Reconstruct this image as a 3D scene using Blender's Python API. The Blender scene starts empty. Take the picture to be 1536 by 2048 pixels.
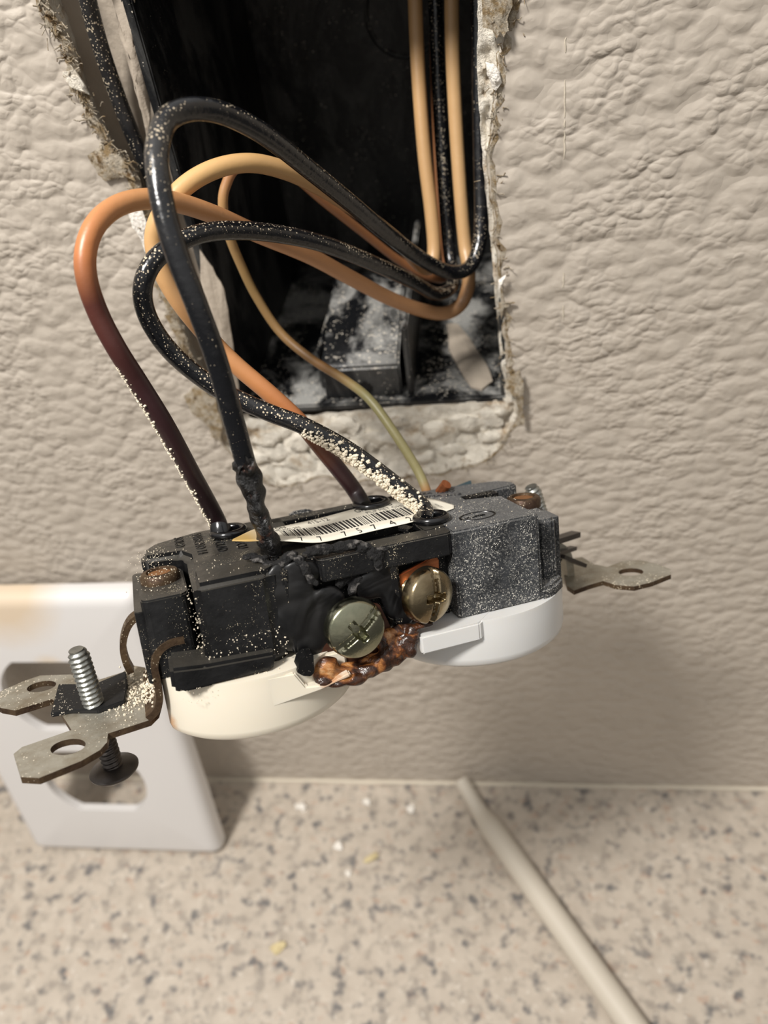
import bpy, bmesh, math, random
import numpy as np
from mathutils import Matrix, Vector, noise
random.seed(7)
MM = 0.001
scene = bpy.context.scene
COL = scene.collection

# ------------------------------------------------------------------ camera
# world axes: X right along the wall, Y into the wall (painted face = 0), Z up (countertop = 0); numbers in millimetres
F, CX, CY = 1560.0, 768.0, 1024.0
def _frame():
    d = np.array([272., 1733., F]); d /= np.linalg.norm(d)
    a = np.array([450 - CX, 1557 - CY, F]); b = np.array([1536 - CX, 1576 - CY, F])
    X = np.cross(np.cross(a, b), d); X /= np.linalg.norm(X)
    if X[0] < 0: X = -X
    return np.stack([X, np.cross(-d, X), -d], 1)
R = _frame()
CAM = np.array([0., -143., 262.066])
def ray(u, v): return R.T @ np.array([u - CX, v - CY, F])
def P(u, v, y=0.):
    r = ray(u, v); return CAM + (y - CAM[1]) / r[1] * r
def PZ(u, v, z=0.):
    r = ray(u, v); return CAM + (z - CAM[2]) / r[2] * r
def PD(u, v, dep): return CAM + ray(u, v) / F * dep

cam_data = bpy.data.cameras.new('camera')
cam = bpy.data.objects.new('camera', cam_data); COL.objects.link(cam)
cam_data.sensor_fit = 'VERTICAL'; cam_data.sensor_height = 36.0
cam_data.lens = F / 2048 * 36.0
cam_data.clip_start = 0.005; cam_data.clip_end = 20
m3 = np.stack([R[0], -R[1], -R[2]], 1)
mw = Matrix([list(m3[0]) + [CAM[0] * MM], list(m3[1]) + [CAM[1] * MM], list(m3[2]) + [CAM[2] * MM], [0, 0, 0, 1]])
cam.matrix_world = mw
cam_data.dof.use_dof = True
cam_data.dof.focus_distance = 0.118
cam_data.dof.aperture_fstop = 19.0
scene.camera = cam

# ------------------------------------------------------------------ light
world = bpy.data.worlds.new('room'); scene.world = world; world.use_nodes = True
# a dim warm kitchen: lighter above (ceiling), darker low down and where the photographer stands
wt = world.node_tree; wtc = wt.nodes.new('ShaderNodeTexCoord'); wsx = wt.nodes.new('ShaderNodeSeparateXYZ')
wr = wt.nodes.new('ShaderNodeValToRGB'); wt.links.new(wtc.outputs['Generated'], wsx.inputs[0])
wm = wt.nodes.new('ShaderNodeMath'); wm.operation = 'MULTIPLY_ADD'; wm.inputs[1].default_value = 0.5; wm.inputs[2].default_value = 0.5
wt.links.new(wsx.outputs[2], wm.inputs[0]); wt.links.new(wm.outputs[0], wr.inputs[0])
for e, (p_, v_) in zip([wr.color_ramp.elements[0], wr.color_ramp.elements[1], wr.color_ramp.elements.new(0.5), wr.color_ramp.elements.new(0.64)], [(0.0, 0.10), (1.0, 0.95), (0.47, 0.16), (0.66, 0.62)]):
    e.position = p_; e.color = (v_, v_ * 0.955, v_ * 0.90, 1)
wt.links.new(wr.outputs[0], wt.nodes['Background'].inputs[0])
wt.nodes['Background'].inputs[1].default_value = 0.80
def area(name, loc, target, size, power, col):
    l = bpy.data.lights.new(name, 'AREA'); l.shape = 'DISK'; l.size = size; l.energy = power; l.color = col
    o = bpy.data.objects.new(name, l); COL.objects.link(o)
    o.location = Vector(loc) * MM
    o.rotation_euler = (Vector(target) - Vector(loc)).to_track_quat('-Z', 'Y').to_euler()
    return o
area('cabinet_lamp', (-185, -235, 605), (-20, 0, 150), 0.085, 3.5, (1.0, 0.965, 0.92))
scene.view_settings.view_transform = 'Standard'
scene.view_settings.look = 'None'
scene.view_settings.gamma = 1.0
scene.view_settings.use_curve_mapping = False
scene.view_settings.exposure = 0.0

# ------------------------------------------------------------------ materials
def lin(c):
    return tuple(((x / 255) / 12.92 if x / 255 <= 0.04045 else ((x / 255 + 0.055) / 1.055) ** 2.4) for x in c) + (1,)
class NT:
    def __init__(s, name, rough=0.5, metal=0.0, spec=0.5, coat=0.0, sss=0.0):
        s.m = bpy.data.materials.new(name); s.m.use_nodes = True; s.t = s.m.node_tree
        s.b = s.t.nodes['Principled BSDF']; s.co = s.t.nodes.new('ShaderNodeTexCoord')
        s.b.inputs['Roughness'].default_value = rough; s.b.inputs['Metallic'].default_value = metal
        s.b.inputs['Specular IOR Level'].default_value = spec
        if coat: s.b.inputs['Coat Weight'].default_value = coat; s.b.inputs['Coat Roughness'].default_value = 0.15
    def link(s, a, b): s.t.links.new(a, b)
    def noise(s, scale, detail=3, rough=0.55, dist=0.0, stretch=None):
        n = s.t.nodes.new('ShaderNodeTexNoise'); n.inputs['Scale'].default_value = scale
        n.inputs['Detail'].default_value = detail; n.inputs['Roughness'].default_value = rough
        n.inputs['Distortion'].default_value = dist
        src = s.co.outputs['Object']
        if stretch:
            mp = s.t.nodes.new('ShaderNodeMapping'); mp.inputs['Scale'].default_value = stretch
            s.link(src, mp.inputs['Vector']); src = mp.outputs[0]
        s.link(src, n.inputs['Vector']); return n.outputs['Fac']
    def vor(s, scale, feature='F1', out='Distance', rnd=1.0, smooth=None):
        n = s.t.nodes.new('ShaderNodeTexVoronoi'); n.feature = feature; n.inputs['Scale'].default_value = scale
        n.inputs['Randomness'].default_value = rnd
        if smooth is not None: n.inputs['Smoothness'].default_value = smooth
        s.link(s.co.outputs['Object'], n.inputs['Vector']); return n.outputs[out]
    def ramp(s, src, stops, interp='LINEAR'):
        r = s.t.nodes.new('ShaderNodeValToRGB'); r.color_ramp.interpolation = interp
        els = r.color_ramp.elements
        while len(els) > len(stops): els.remove(els[-1])
        while len(els) < len(stops): els.new(0.5)
        for e, (p, c) in zip(els, stops):
            e.position = p; e.color = c if len(c) == 4 else tuple(c) + (1,)
        s.link(src, r.inputs[0]); return r.outputs[0]
    def bw(s, src, a, b): return s.ramp(src, [(a, (0, 0, 0, 1)), (b, (1, 1, 1, 1))])
    def mix(s, fac, a, b, mode='MIX'):
        n = s.t.nodes.new('ShaderNodeMix'); n.data_type = 'RGBA'; n.blend_type = mode
        for v, i in ((fac, 0), (a, 6), (b, 7)):
            if hasattr(v, 'is_linked') or hasattr(v, 'links'): s.link(v, n.inputs[i])
            else: n.inputs[i].default_value = v
        return n.outputs[2]
    def math(s, op, a, b=0.0, clamp=False):
        n = s.t.nodes.new('ShaderNodeMath'); n.operation = op; n.use_clamp = clamp
        for v, i in ((a, 0), (b, 1)):
            if hasattr(v, 'links'): s.link(v, n.inputs[i])
            else: n.inputs[i].default_value = v
        return n.outputs[0]
    def up(s, a=-0.2, b=0.8, axis=2, world=True):
        g = s.t.nodes.new('ShaderNodeNewGeometry'); x = s.t.nodes.new('ShaderNodeSeparateXYZ')
        s.link(g.outputs['Normal'], x.inputs[0])
        mr = s.t.nodes.new('ShaderNodeMapRange'); mr.inputs[1].default_value = a; mr.inputs[2].default_value = b
        s.link(x.outputs[axis], mr.inputs[0]); return mr.outputs[0]
    def color(s, c):
        if hasattr(c, 'links'): s.link(c, s.b.inputs['Base Color'])
        else: s.b.inputs['Base Color'].default_value = c
    def rough(s, r): s.link(r, s.b.inputs['Roughness'])
    def bump(s, h, dist, strength=1.0, prev=None):
        n = s.t.nodes.new('ShaderNodeBump'); n.inputs['Distance'].default_value = dist; n.inputs['Strength'].default_value = strength
        s.link(h, n.inputs['Height'])
        if prev is not None: s.link(prev, n.inputs['Normal'])
        s.link(n.outputs[0], s.b.inputs['Normal']); return n.outputs[0]
    def flecks(s, base, amount=0.5, scale=1400, col=(205, 192, 172), region=60, upw=False):
        """scattered plaster grains: cells of random size, thicker in patches"""
        scale *= 1.75 if scale < 2300 else 2.5
        d = s.vor(scale); c = s.vor(scale, out='Color')
        sep = s.t.nodes.new('ShaderNodeSeparateColor'); s.link(c, sep.inputs[0])
        thr = s.math('MULTIPLY', s.math('POWER', sep.outputs[0], 2.6), 0.66)
        reg = s.bw(s.noise(region, 5, 0.72), 0.64 - amount * 0.34, 0.86 - amount * 0.34)
        thr = s.math('MULTIPLY', thr, reg)
        if upw: thr = s.math('MULTIPLY', thr, s.up(-0.35, 0.5))
        d = s.math('ADD', d, s.math('MULTIPLY', s.math('SUBTRACT', s.noise(scale * 2.2, 2), 0.5), 0.35))
        m = s.math('LESS_THAN', d, thr)
        return s.mix(m, base, lin(col)), m
MAT = {}
def simple(name, col, rough=0.5, metal=0.0, spec=0.5, coat=0.0, var=0.0, vs=400, bump=0.0):
    n = NT(name, rough, metal, spec, coat); c = lin(col)
    if var: n.color(n.mix(n.noise(vs, 4), tuple(x * (1 - var) for x in c[:3]) + (1,), tuple(min(1, x * (1 + var)) for x in c[:3]) + (1,)))
    else: n.color(c)
    if bump: n.bump(n.noise(vs * 2, 4), bump)
    MAT[name] = n.m; return n.m

n = NT('wall_paint', 0.55, spec=0.35)
def warped(n, amt, ns, stretch):
    t = n.t.nodes.new('ShaderNodeTexNoise'); t.inputs['Scale'].default_value = ns; t.inputs['Detail'].default_value = 2; n.link(n.co.outputs['Object'], t.inputs['Vector'])
    v1 = n.t.nodes.new('ShaderNodeVectorMath'); v1.operation = 'MULTIPLY_ADD'; v1.inputs[1].default_value = (amt,) * 3; n.link(t.outputs['Color'], v1.inputs[0]); n.link(n.co.outputs['Object'], v1.inputs[2])
    mp = n.t.nodes.new('ShaderNodeMapping'); mp.inputs['Scale'].default_value = stretch; mp.inputs['Rotation'].default_value = (0, 0.35, 0); n.link(v1.outputs[0], mp.inputs[0])
    sx = n.t.nodes.new('ShaderNodeSeparateXYZ'); cx = n.t.nodes.new('ShaderNodeCombineXYZ'); n.link(mp.outputs[0], sx.inputs[0]); n.link(sx.outputs[0], cx.inputs[0]); n.link(sx.outputs[2], cx.inputs[1]); return cx.outputs[0]
def domes(n, vec, scale, sm):
    v = n.t.nodes.new('ShaderNodeTexVoronoi'); v.voronoi_dimensions = '2D'; v.feature = 'SMOOTH_F1'; v.inputs['Scale'].default_value = scale; v.inputs['Smoothness'].default_value = sm; n.link(vec, v.inputs['Vector'])
    return n.ramp(v.outputs['Distance'], [(0.05, (1, 1, 1, 1)), (0.35, (.72, .72, .72, 1)), (0.75, (0, 0, 0, 1))])
wv = warped(n, 0.0024, 220, (1, 1, 1.4))
patch_ = n.bw(n.noise(70, 3), 0.42, 0.60)
big = n.noise(120, 2, 0.5)
h = n.math('ADD', n.math('MULTIPLY', big, 0.85), n.math('ADD', n.math('MULTIPLY', domes(n, wv, 235, 0.5), 0.60), n.math('MULTIPLY', n.math('MULTIPLY', domes(n, wv, 560, 0.4), n.math('ADD', n.math('MULTIPLY', patch_, 0.85), 0.15)), 0.34)))
n.bump(h, 0.00075, 0.9)
n.color(n.mix(n.noise(40, 3), lin((182, 172, 159)), lin((190, 180, 167)))); MAT['wall'] = n.m

n = NT('gypsum', 0.95, spec=0.1)
g1 = n.noise(380, 6, 0.75, 0.8); g2 = n.vor(330, 'SMOOTH_F1', smooth=0.6)
n.bump(n.math('ADD', g1, n.math('ADD', n.math('MULTIPLY', g2, 0.35), n.math('MULTIPLY', n.noise(1300, 4, 0.7), 0.4))), 0.0012, 0.95)
base = n.mix(n.bw(n.noise(130, 5, 0.7), 0.53, 0.68), lin((234, 226, 211)), lin((180, 154, 120)))
n.color(n.mix(n.bw(n.noise(420, 4), 0.55, 0.75), base, lin((240, 234, 222)))); MAT['gypsum'] = n.m

n = NT('torn_paper', 0.95, spec=0.1)
n.bump(n.noise(1100, 6, 0.75, 1.0), 0.0010, 1.0)
pc = n.mix(n.bw(n.noise(520, 5, 0.75), 0.40, 0.56), lin((168, 144, 108)), lin((214, 202, 182)))
n.color(n.mix(n.bw(n.noise(500, 4), 0.60, 0.68), pc, lin((120, 96, 66)))); MAT['paper'] = n.m

n = NT('mud', 0.8, spec=0.2); n.bump(n.noise(260, 4), 0.0006, 0.8)
n.color(n.mix(n.noise(90, 4), lin((160, 148, 134)), lin((188, 176, 160)))); MAT['mud'] = n.m

n = NT('box_plastic', 0.42, spec=0.4)
dm = n.math('MULTIPLY', n.bw(n.noise(75, 6, 0.7, 0.6, (1, 1, 0.45)), 0.46, 0.60), n.up(-0.2, 0.9))
c = n.mix(dm, lin((17, 18, 20)), lin((146, 145, 141)))
c, m = n.flecks(c, 0.8, 1000, (196, 188, 174), 90, True)
n.color(c); n.rough(n.math('ADD', n.math('MULTIPLY', dm, 0.4), 0.38)); n.bump(n.noise(500, 4), 0.0002); MAT['box'] = n.m

def black_ins(name, amount, upw, rough=0.22, base=(17, 18, 21)):
    n = NT(name, rough, spec=0.6)
    c, m = n.flecks(lin(base), amount, 1900, (205, 190, 165), 55, upw)
    haze = n.math('MULTIPLY', n.bw(n.noise(90, 5, 0.7), 0.50, 0.80), 0.16)
    c = n.mix(haze, c, lin((120, 116, 112)))
    n.color(c); n.rough(n.math('ADD', n.math('MULTIPLY', haze, 0.8), rough)); n.bump(n.noise(700, 3), 0.00012)
    MAT[name] = n.m
black_ins('black_wire', 0.75, True); black_ins('black_wire_dusty', 1.15, True); black_ins('black_wire_old', 0.6, False, 0.4)
n = NT('charred', 0.28, spec=0.6); n.bump(n.noise(500, 6, 0.7, 0.8), 0.0009)
n.color(n.mix(n.bw(n.noise(420, 5, 0.7), 0.56, 0.68), lin((11, 10, 10)), lin((112, 74, 58)))); MAT['charred'] = n.m
def tinted(name, rough=0.38, amount=0.3):
    n = NT(name, rough, spec=0.5); a = n.t.nodes.new('ShaderNodeAttribute'); a.attribute_name = 'tint'
    c, m = n.flecks(a.outputs['Color'], amount, 1900, (222, 205, 178), 45, True)
    n.color(c); n.bump(n.noise(300, 3), 0.0001); MAT[name] = n.m
tinted('tan_wire'); tinted('tan_wire_clean', 0.4, 0.02); tinted('ground_copper', 0.45, 0.1)

n = NT('housing', 0.36, spec=0.5)
c = n.mix(n.bw(n.noise(90, 5, 0.7), 0.45, 0.85), lin((12, 12, 13)), lin((32, 32, 33)))
film = n.math('MULTIPLY', n.up(0.6, 0.95), 0.38); c = n.mix(film, c, lin((92, 88, 80)))
c, m = n.flecks(c, 0.62, 2300, (186, 174, 150), 110)
n.color(c); n.rough(n.math('ADD', n.noise(200, 4), -0.12)); n.bump(n.noise(900, 3), 0.00007); MAT['housing'] = n.m
n = NT('housing_dusty', 0.45, spec=0.4)
c = n.mix(n.bw(n.noise(120, 5, 0.7), 0.35, 0.75), lin((20, 21, 23)), lin((70, 72, 75)))
film = n.math('MULTIPLY', n.up(0.45, 0.95), 0.45); c = n.mix(film, c, lin((120, 120, 120)))
c = n.mix(n.math('MULTIPLY', n.bw(n.noise(3200, 3, 0.7), 0.50, 0.66), 0.5), c, lin((132, 131, 127)))
c, m = n.flecks(c, 0.85, 2300, (196, 192, 182), 110)
n.color(c); n.bump(n.noise(900, 3), 0.00007); MAT['housing_dusty'] = n.m
n = NT('slot_black', 0.5, spec=0.3); c, m = n.flecks(lin((9, 9, 10)), 0.75, 2300, (190, 182, 168), 80, True); n.color(c); MAT['slot'] = n.m
n = NT('grommet', 0.18, spec=0.7); c, m = n.flecks(lin((12, 12, 14)), 0.35, 2200, (200, 190, 175), 80, True); n.color(c); MAT['grommet'] = n.m
n = NT('melt_black', 0.36, spec=0.45); n.color(n.mix(n.bw(n.noise(130, 3), 0.5, 0.8), lin((11, 11, 12)), lin((30, 29, 28)))); n.bump(n.noise(120, 2, 0.4, 1.6), 0.0006); MAT['melt_black'] = n.m
n = NT('crust', 0.75, spec=0.4); n.bump(n.noise(900, 5, 0.7), 0.001)
n.color(n.mix(n.bw(n.noise(700, 4), 0.55, 0.70), lin((22, 21, 21)), lin((112, 108, 104)))); MAT['crust'] = n.m
n = NT('melt_brown', 0.3, spec=0.5)
w = n.noise(110, 5, 0.6, 2.2)
n.color(n.ramp(w, [(0.30, lin((200, 160, 116))), (0.38, lin((164, 108, 58))), (0.45, lin((92, 52, 26))), (0.52, lin((38, 22, 14))), (0.62, lin((66, 38, 22))), (0.72, lin((150, 102, 62)))]))
n.bump(n.noise(300, 4, 0.6, 1.5), 0.0005); MAT['melt_brown'] = n.m

def plastic(name, c1, c2, stain=None):
    n = NT(name, 0.32, spec=0.5, coat=0.15)
    n.b.inputs['Subsurface Weight'].default_value = 0.15; n.b.inputs['Subsurface Radius'].default_value = (0.002, 0.0015, 0.001); n.b.inputs['Subsurface Scale'].default_value = 1.0
    c = n.mix(n.noise(60, 3), lin(c1), lin(c2))
    if stain:
        for (ctr, rad, col) in stain:
            mp = n.t.nodes.new('ShaderNodeVectorMath'); mp.operation = 'DISTANCE'; n.link(n.co.outputs['Object'], mp.inputs[0]); mp.inputs[1].default_value = Vector(ctr) * MM
            d = n.math('ADD', n.math('DIVIDE', mp.outputs['Value'], rad * MM), n.math('MULTIPLY', n.noise(400, 5, 0.7, 0.5), 0.9))
            c = n.mix(n.ramp(d, [(0.0, (1, 1, 1, 1)), (0.95, (0.85, 0.85, 0.85, 1)), (1.0, (0.18, 0.18, 0.18, 1))] if False else [(0.45, (1, 1, 1, 1)), (1.15, (0, 0, 0, 1))]), c, lin(col))
    n.color(c); MAT[name] = n.m; return n
plastic('face_cream', (222, 212, 192), (230, 222, 205), [((-33.4, -7.5, -5.5), 4.6, (200, 132, 50)), ((-10.0, -15.6, 0.5), 6.8, (188, 124, 66)), ((-32.5, -12, 3), 4, (206, 176, 128))])
plastic('face_white', (205, 204, 201), (214, 213, 210), [((2.5, -15, -2), 4.0, (150, 88, 40))])
n = NT('cover_plastic', 0.35, spec=0.5, coat=0.1)
c = n.mix(n.noise(20, 2), lin((212, 209, 206)), lin((220, 217, 215)))
def dotmask(n, ctr, rad, nz=0.6, ns=60):
    mp = n.t.nodes.new('ShaderNodeVectorMath'); mp.operation = 'DISTANCE'; n.link(n.co.outputs['Object'], mp.inputs[0]); mp.inputs[1].default_value = Vector(ctr) * MM
    d = n.math('ADD', n.math('DIVIDE', mp.outputs['Value'], rad * MM), n.math('MULTIPLY', n.noise(ns, 4, 0.6), nz))
    return n.ramp(d, [(0.5, (1, 1, 1, 1)), (1.3, (0, 0, 0, 1))])
c = n.mix(n.math('MULTIPLY', dotmask(n, (2, 88, 5), 9), 0.6), c, lin((214, 184, 136)))
c = n.mix(n.math('MULTIPLY', dotmask(n, (-5, 113, 3), 22, 0.3), 0.55), c, lin((206, 172, 118)))
n.color(c); MAT['cover'] = n.m

n = NT('strap_metal', 0.45, 0.6, 0.5)
c = n.mix(n.bw(n.noise(160, 5, 0.7), 0.4, 0.7), lin((172, 168, 156)), lin((138, 128, 110)))
c, m = n.flecks(c, 0.7, 1700, (212, 202, 182), 60, True)
n.color(c); n.link(n.math('SUBTRACT', 0.6, n.math('MULTIPLY', m, 0.6)), n.b.inputs['Metallic']); n.bump(n.noise(600, 4), 0.0001); MAT['strap'] = n.m
n = NT('patina', 0.5, 0.6, 0.4); c = n.mix(n.bw(n.noise(300, 5, 0.7), 0.4, 0.65), lin((96, 78, 58)), lin((62, 46, 36)))
c, m = n.flecks(c, 0.55, 1700, (200, 186, 160), 60); n.color(c); n.bump(n.noise(700, 4), 0.0002); MAT['patina'] = n.m
n = NT('zinc', 0.38, 0.9); n.color(n.mix(n.noise(250, 5), lin((128, 130, 126)), lin((176, 176, 170)))); n.bump(n.noise(900, 3), 0.0001); MAT['zinc'] = n.m
n = NT('dark_screw', 0.36, 0.75); n.color(n.mix(n.noise(300, 5), lin((52, 48, 46)), lin((96, 90, 86)))); MAT['dark_screw'] = n.m
def brass(name, c1, c2):
    n = NT(name, 0.2, 1.0); n.color(n.mix(n.bw(n.noise(160, 4), 0.35, 0.65), lin(c1), lin(c2))); n.rough(n.math('ADD', n.math('MULTIPLY', n.noise(350, 5, 0.7), 0.30), 0.08)); n.bump(n.noise(1200, 4), 0.00004); MAT[name] = n.m
brass('brass_green', (172, 168, 144), (128, 132, 112)); brass('brass_gold', (172, 158, 128), (136, 120, 94))
n = NT('copper', 0.35, 0.85); n.color(n.mix(n.noise(60, 4, 0.5, 0.2, (1, 1, 40)), lin((186, 118, 78)), lin((140, 80, 50)))); MAT['copper'] = n.m
n = NT('copper_burnt', 0.5, 0.2); n.color(n.mix(n.noise(60, 4, 0.5, 0.2, (1, 1, 40)), lin((92, 52, 32)), lin((34, 20, 14)))); MAT['copper_burnt'] = n.m
simple('blue_steel', (74, 92, 98), 0.55, 0.5, var=0.25, vs=500)
simple('rust', (134, 92, 56), 0.6, 0.4, var=0.4, vs=600)
n = NT('fiber', 0.6, spec=0.35); c, m = n.flecks(lin((22, 22, 23)), 0.6, 1900, (198, 188, 170), 80, True); n.color(c); n.bump(n.noise(1200, 3), 0.0001); MAT['fiber'] = n.m
n = NT('label_paper', 0.55, spec=0.4); a = n.t.nodes.new('ShaderNodeAttribute'); a.attribute_name = 'tint'; n.color(a.outputs['Color']); MAT['label'] = n.m
simple('ink', (38, 36, 36), 0.6); simple('ink_faded', (92, 88, 84), 0.6)
simple('grain', (226, 214, 192), 0.9, spec=0.15, var=0.1, vs=900, bump=0.0004)
simple('crumb_white', (240, 234, 224), 0.9, spec=0.15, var=0.08, vs=700, bump=0.0005)
simple('crumb_paper', (208, 192, 150), 0.9, spec=0.15, var=0.2, vs=500, bump=0.0005)
simple('stick_white', (196, 187, 172), 0.5, spec=0.4, var=0.03, vs=60)
simple('emboss', (14, 14, 15), 0.32, spec=0.6)
simple('emboss_grey', (52, 52, 54), 0.5, spec=0.4)
simple('caulk', (206, 196, 178), 0.5, var=0.06, vs=200, bump=0.0003)

n = NT('laminate', 0.42, spec=0.4)
base = n.mix(n.noise(150, 5, 0.65), lin((160, 148, 134)), lin((206, 195, 180)))
base = n.mix(n.math('MULTIPLY', n.bw(n.noise(230, 4, 0.55), 0.50, 0.64), 0.6), base, lin((134, 126, 117)))
base = n.mix(n.math('MULTIPLY', n.bw(n.noise(300, 3, 0.5, 0.3, (0.7, 1, 1)), 0.60, 0.68), 0.45), base, lin((168, 134, 112)))
base = n.mix(n.math('MULTIPLY', n.bw(n.noise(420, 3, 0.5, 0.3), 0.62, 0.69), 0.8), base, lin((204, 195, 182)))
nz = NT  # (alias kept short)
sp = n.t.nodes.new('ShaderNodeMapping'); sp.inputs['Location'].default_value = (3.1, 1.7, 0.4); n.link(n.co.outputs['Object'], sp.inputs[0])
nn = n.t.nodes.new('ShaderNodeTexNoise'); nn.inputs['Scale'].default_value = 215; nn.inputs['Detail'].default_value = 2.0; n.link(sp.outputs[0], nn.inputs['Vector'])
base = n.mix(n.math('MULTIPLY', n.bw(nn.outputs['Fac'], 0.565, 0.70), 0.8), base, lin((84, 85, 88)))
n.color(base); MAT['laminate'] = n.m

# ------------------------------------------------------------------ mesh helpers (millimetres in, metres out)
def tag(o, label=None, cat=None, group=None, kind=None):
    if label: o['label'] = label
    if cat: o['category'] = cat
    if group: o['group'] = group
    if kind: o['kind'] = kind
    return o
def empty(name, loc):
    o = bpy.data.objects.new(name, None); COL.objects.link(o); o.location = Vector(loc) * MM; o.empty_display_size = 0.01; return o
def build(name, bm, mat, parent=None, smooth=True, angle=40, loc=None, scale=True):
    if scale: bmesh.ops.scale(bm, vec=(MM, MM, MM), verts=bm.verts)
    if loc is not None:
        L = Vector(loc) * MM
        bmesh.ops.translate(bm, vec=-L, verts=bm.verts)
    me = bpy.data.meshes.new(name); bm.normal_update(); bm.to_mesh(me); bm.free()
    if mat is not None:
        for mt in (mat if isinstance(mat, (list, tuple)) else [mat]): me.materials.append(MAT[mt])
    if smooth:
        for p in me.polygons: p.use_smooth = True
        try: me.set_sharp_from_angle(angle=math.radians(angle))
        except Exception: pass
    o = bpy.data.objects.new(name, me); COL.objects.link(o)
    if loc is not None: o.location = L
    if parent is not None: o.parent = parent
    return o
def prism(bm, poly, h0, h1, axis=2, bevel=0.0, seg=2, mat=0):
    """extrude a 2-D polygon (given in the two other axes, in order) along axis, bevelled"""
    def co(p, h):
        if axis == 2: return (p[0], p[1], h)
        if axis == 1: return (p[0], h, p[1])
        return (h, p[0], p[1])
    t = bmesh.new()
    a = [t.verts.new(co(p, h0)) for p in poly]; b = [t.verts.new(co(p, h1)) for p in poly]
    t.faces.new(a); t.faces.new(b[::-1])
    k = len(poly)
    for i in range(k): t.faces.new((a[i], b[i], b[(i + 1) % k], a[(i + 1) % k]))
    bmesh.ops.recalc_face_normals(t, faces=t.faces)
    if bevel: bmesh.ops.bevel(t, geom=list(t.edges), offset=bevel, segments=seg, affect='EDGES', clamp_overlap=True)
    for f in t.faces: f.material_index = mat
    merge(bm, t)
def merge(bm, t, mtx=None):
    me = bpy.data.meshes.new('tmp'); t.to_mesh(me); t.free()
    if mtx is not None: me.transform(mtx)
    bm.from_mesh(me); bpy.data.meshes.remove(me)
def box(bm, x0, x1, y0, y1, z0, z1, bevel=0.0, seg=2): prism(bm, [(x0, y0), (x1, y0), (x1, y1), (x0, y1)], z0, z1, 2, bevel, seg)
def rrect(x0, x1, y0, y1, r, k=4):
    out = []
    for cx, cy, a0 in ((x1 - r, y1 - r, 0), (x0 + r, y1 - r, 90), (x0 + r, y0 + r, 180), (x1 - r, y0 + r, 270)):
        for i in range(k + 1):
            a = math.radians(a0 + 90 * i / k); out.append((cx + r * math.cos(a), cy + r * math.sin(a)))
    return out
def catmull(pts, n=8):
    pts = [np.array(p, float) for p in pts]
    q = [2 * pts[0] - pts[1]] + pts + [2 * pts[-1] - pts[-2]]; out = []
    for i in range(1, len(q) - 2):
        p0, p1, p2, p3 = q[i - 1:i + 3]
        for k in range(n):
            t = k / n
            out.append(0.5 * ((2 * p1) + (-p0 + p2) * t + (2 * p0 - 5 * p1 + 4 * p2 - p3) * t * t + (-p0 + 3 * p1 - 3 * p2 + p3) * t ** 3))
    out.append(pts[-1]); return out
def frames(path):
    n = len(path); T = [path[min(i + 1, n - 1)] - path[max(i - 1, 0)] for i in range(n)]
    T = [t / (np.linalg.norm(t) + 1e-12) for t in T]
    u = np.cross(T[0], [0.3, 0.2, 1.0]); u /= np.linalg.norm(u); out = []
    for t in T:
        u = u - t * np.dot(u, t); u /= np.linalg.norm(u); out.append((t, u, np.cross(t, u)))
    return out
def tube(bm, path, rad, seg=20, cap=True, cols=None, layer=None, jitter=0.0):
    fr = frames(path); rings = []
    for i, (p, (t, u, w)) in enumerate(zip(path, fr)):
        r = rad(i / (len(path) - 1)) if callable(rad) else rad
        ring = []
        for k in range(seg):
            a = 2 * math.pi * k / seg; d = u * math.cos(a) + w * math.sin(a)
            rr = r
            if jitter: rr = r * (1 + jitter * noise.noise(Vector((p + d * r) * 0.55)))
            ring.append(bm.verts.new(p + d * rr))
        rings.append(ring)
    for i in range(len(rings) - 1):
        for k in range(seg):
            f = bm.faces.new((rings[i][k], rings[i][(k + 1) % seg], rings[i + 1][(k + 1) % seg], rings[i + 1][k]))
            if layer is not None:
                for lp, j in zip(f.loops, (i, i, i + 1, i + 1)): lp[layer] = cols(j / (len(path) - 1))
    if cap:
        for ring, j in ((rings[0][::-1], 0), (rings[-1], len(path) - 1)):
            f = bm.faces.new(ring)
            if layer is not None:
                for lp in f.loops: lp[layer] = cols(j / (len(path) - 1))
    return rings
def torus(bm, c, axis, R0, r, seg=32, ms=12, squash=1.0):
    axis = np.array(axis, float); axis /= np.linalg.norm(axis)
    u = np.cross(axis, [0.31, 0.77, 0.12]); u /= np.linalg.norm(u); w = np.cross(axis, u); g = []
    for i in range(seg):
        a = 2 * math.pi * i / seg; d = u * math.cos(a) + w * math.sin(a); g.append([])
        for k in range(ms):
            b = 2 * math.pi * k / ms; g[-1].append(bm.verts.new(np.array(c) + d * (R0 + r * math.cos(b)) + axis * r * squash * math.sin(b)))
    for i in range(seg):
        for k in range(ms): bm.faces.new((g[i][k], g[(i + 1) % seg][k], g[(i + 1) % seg][(k + 1) % ms], g[i][(k + 1) % ms]))
def lathe(bm, c, axis, prof, seg=32):
    """prof: list of (radius, height along axis)"""
    axis = np.array(axis, float); axis /= np.linalg.norm(axis)
    u = np.cross(axis, [0.31, 0.77, 0.12]); u /= np.linalg.norm(u); w = np.cross(axis, u); rings = []
    for r, h in prof:
        rings.append([bm.verts.new(np.array(c) + axis * h + (u * math.cos(2 * math.pi * k / seg) + w * math.sin(2 * math.pi * k / seg)) * max(r, 1e-4)) for k in range(seg)])
    for i in range(len(rings) - 1):
        for k in range(seg): bm.faces.new((rings[i][k], rings[i][(k + 1) % seg], rings[i + 1][(k + 1) % seg], rings[i + 1][k]))
    bm.faces.new(rings[0][::-1]); bm.faces.new(rings[-1])
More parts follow.
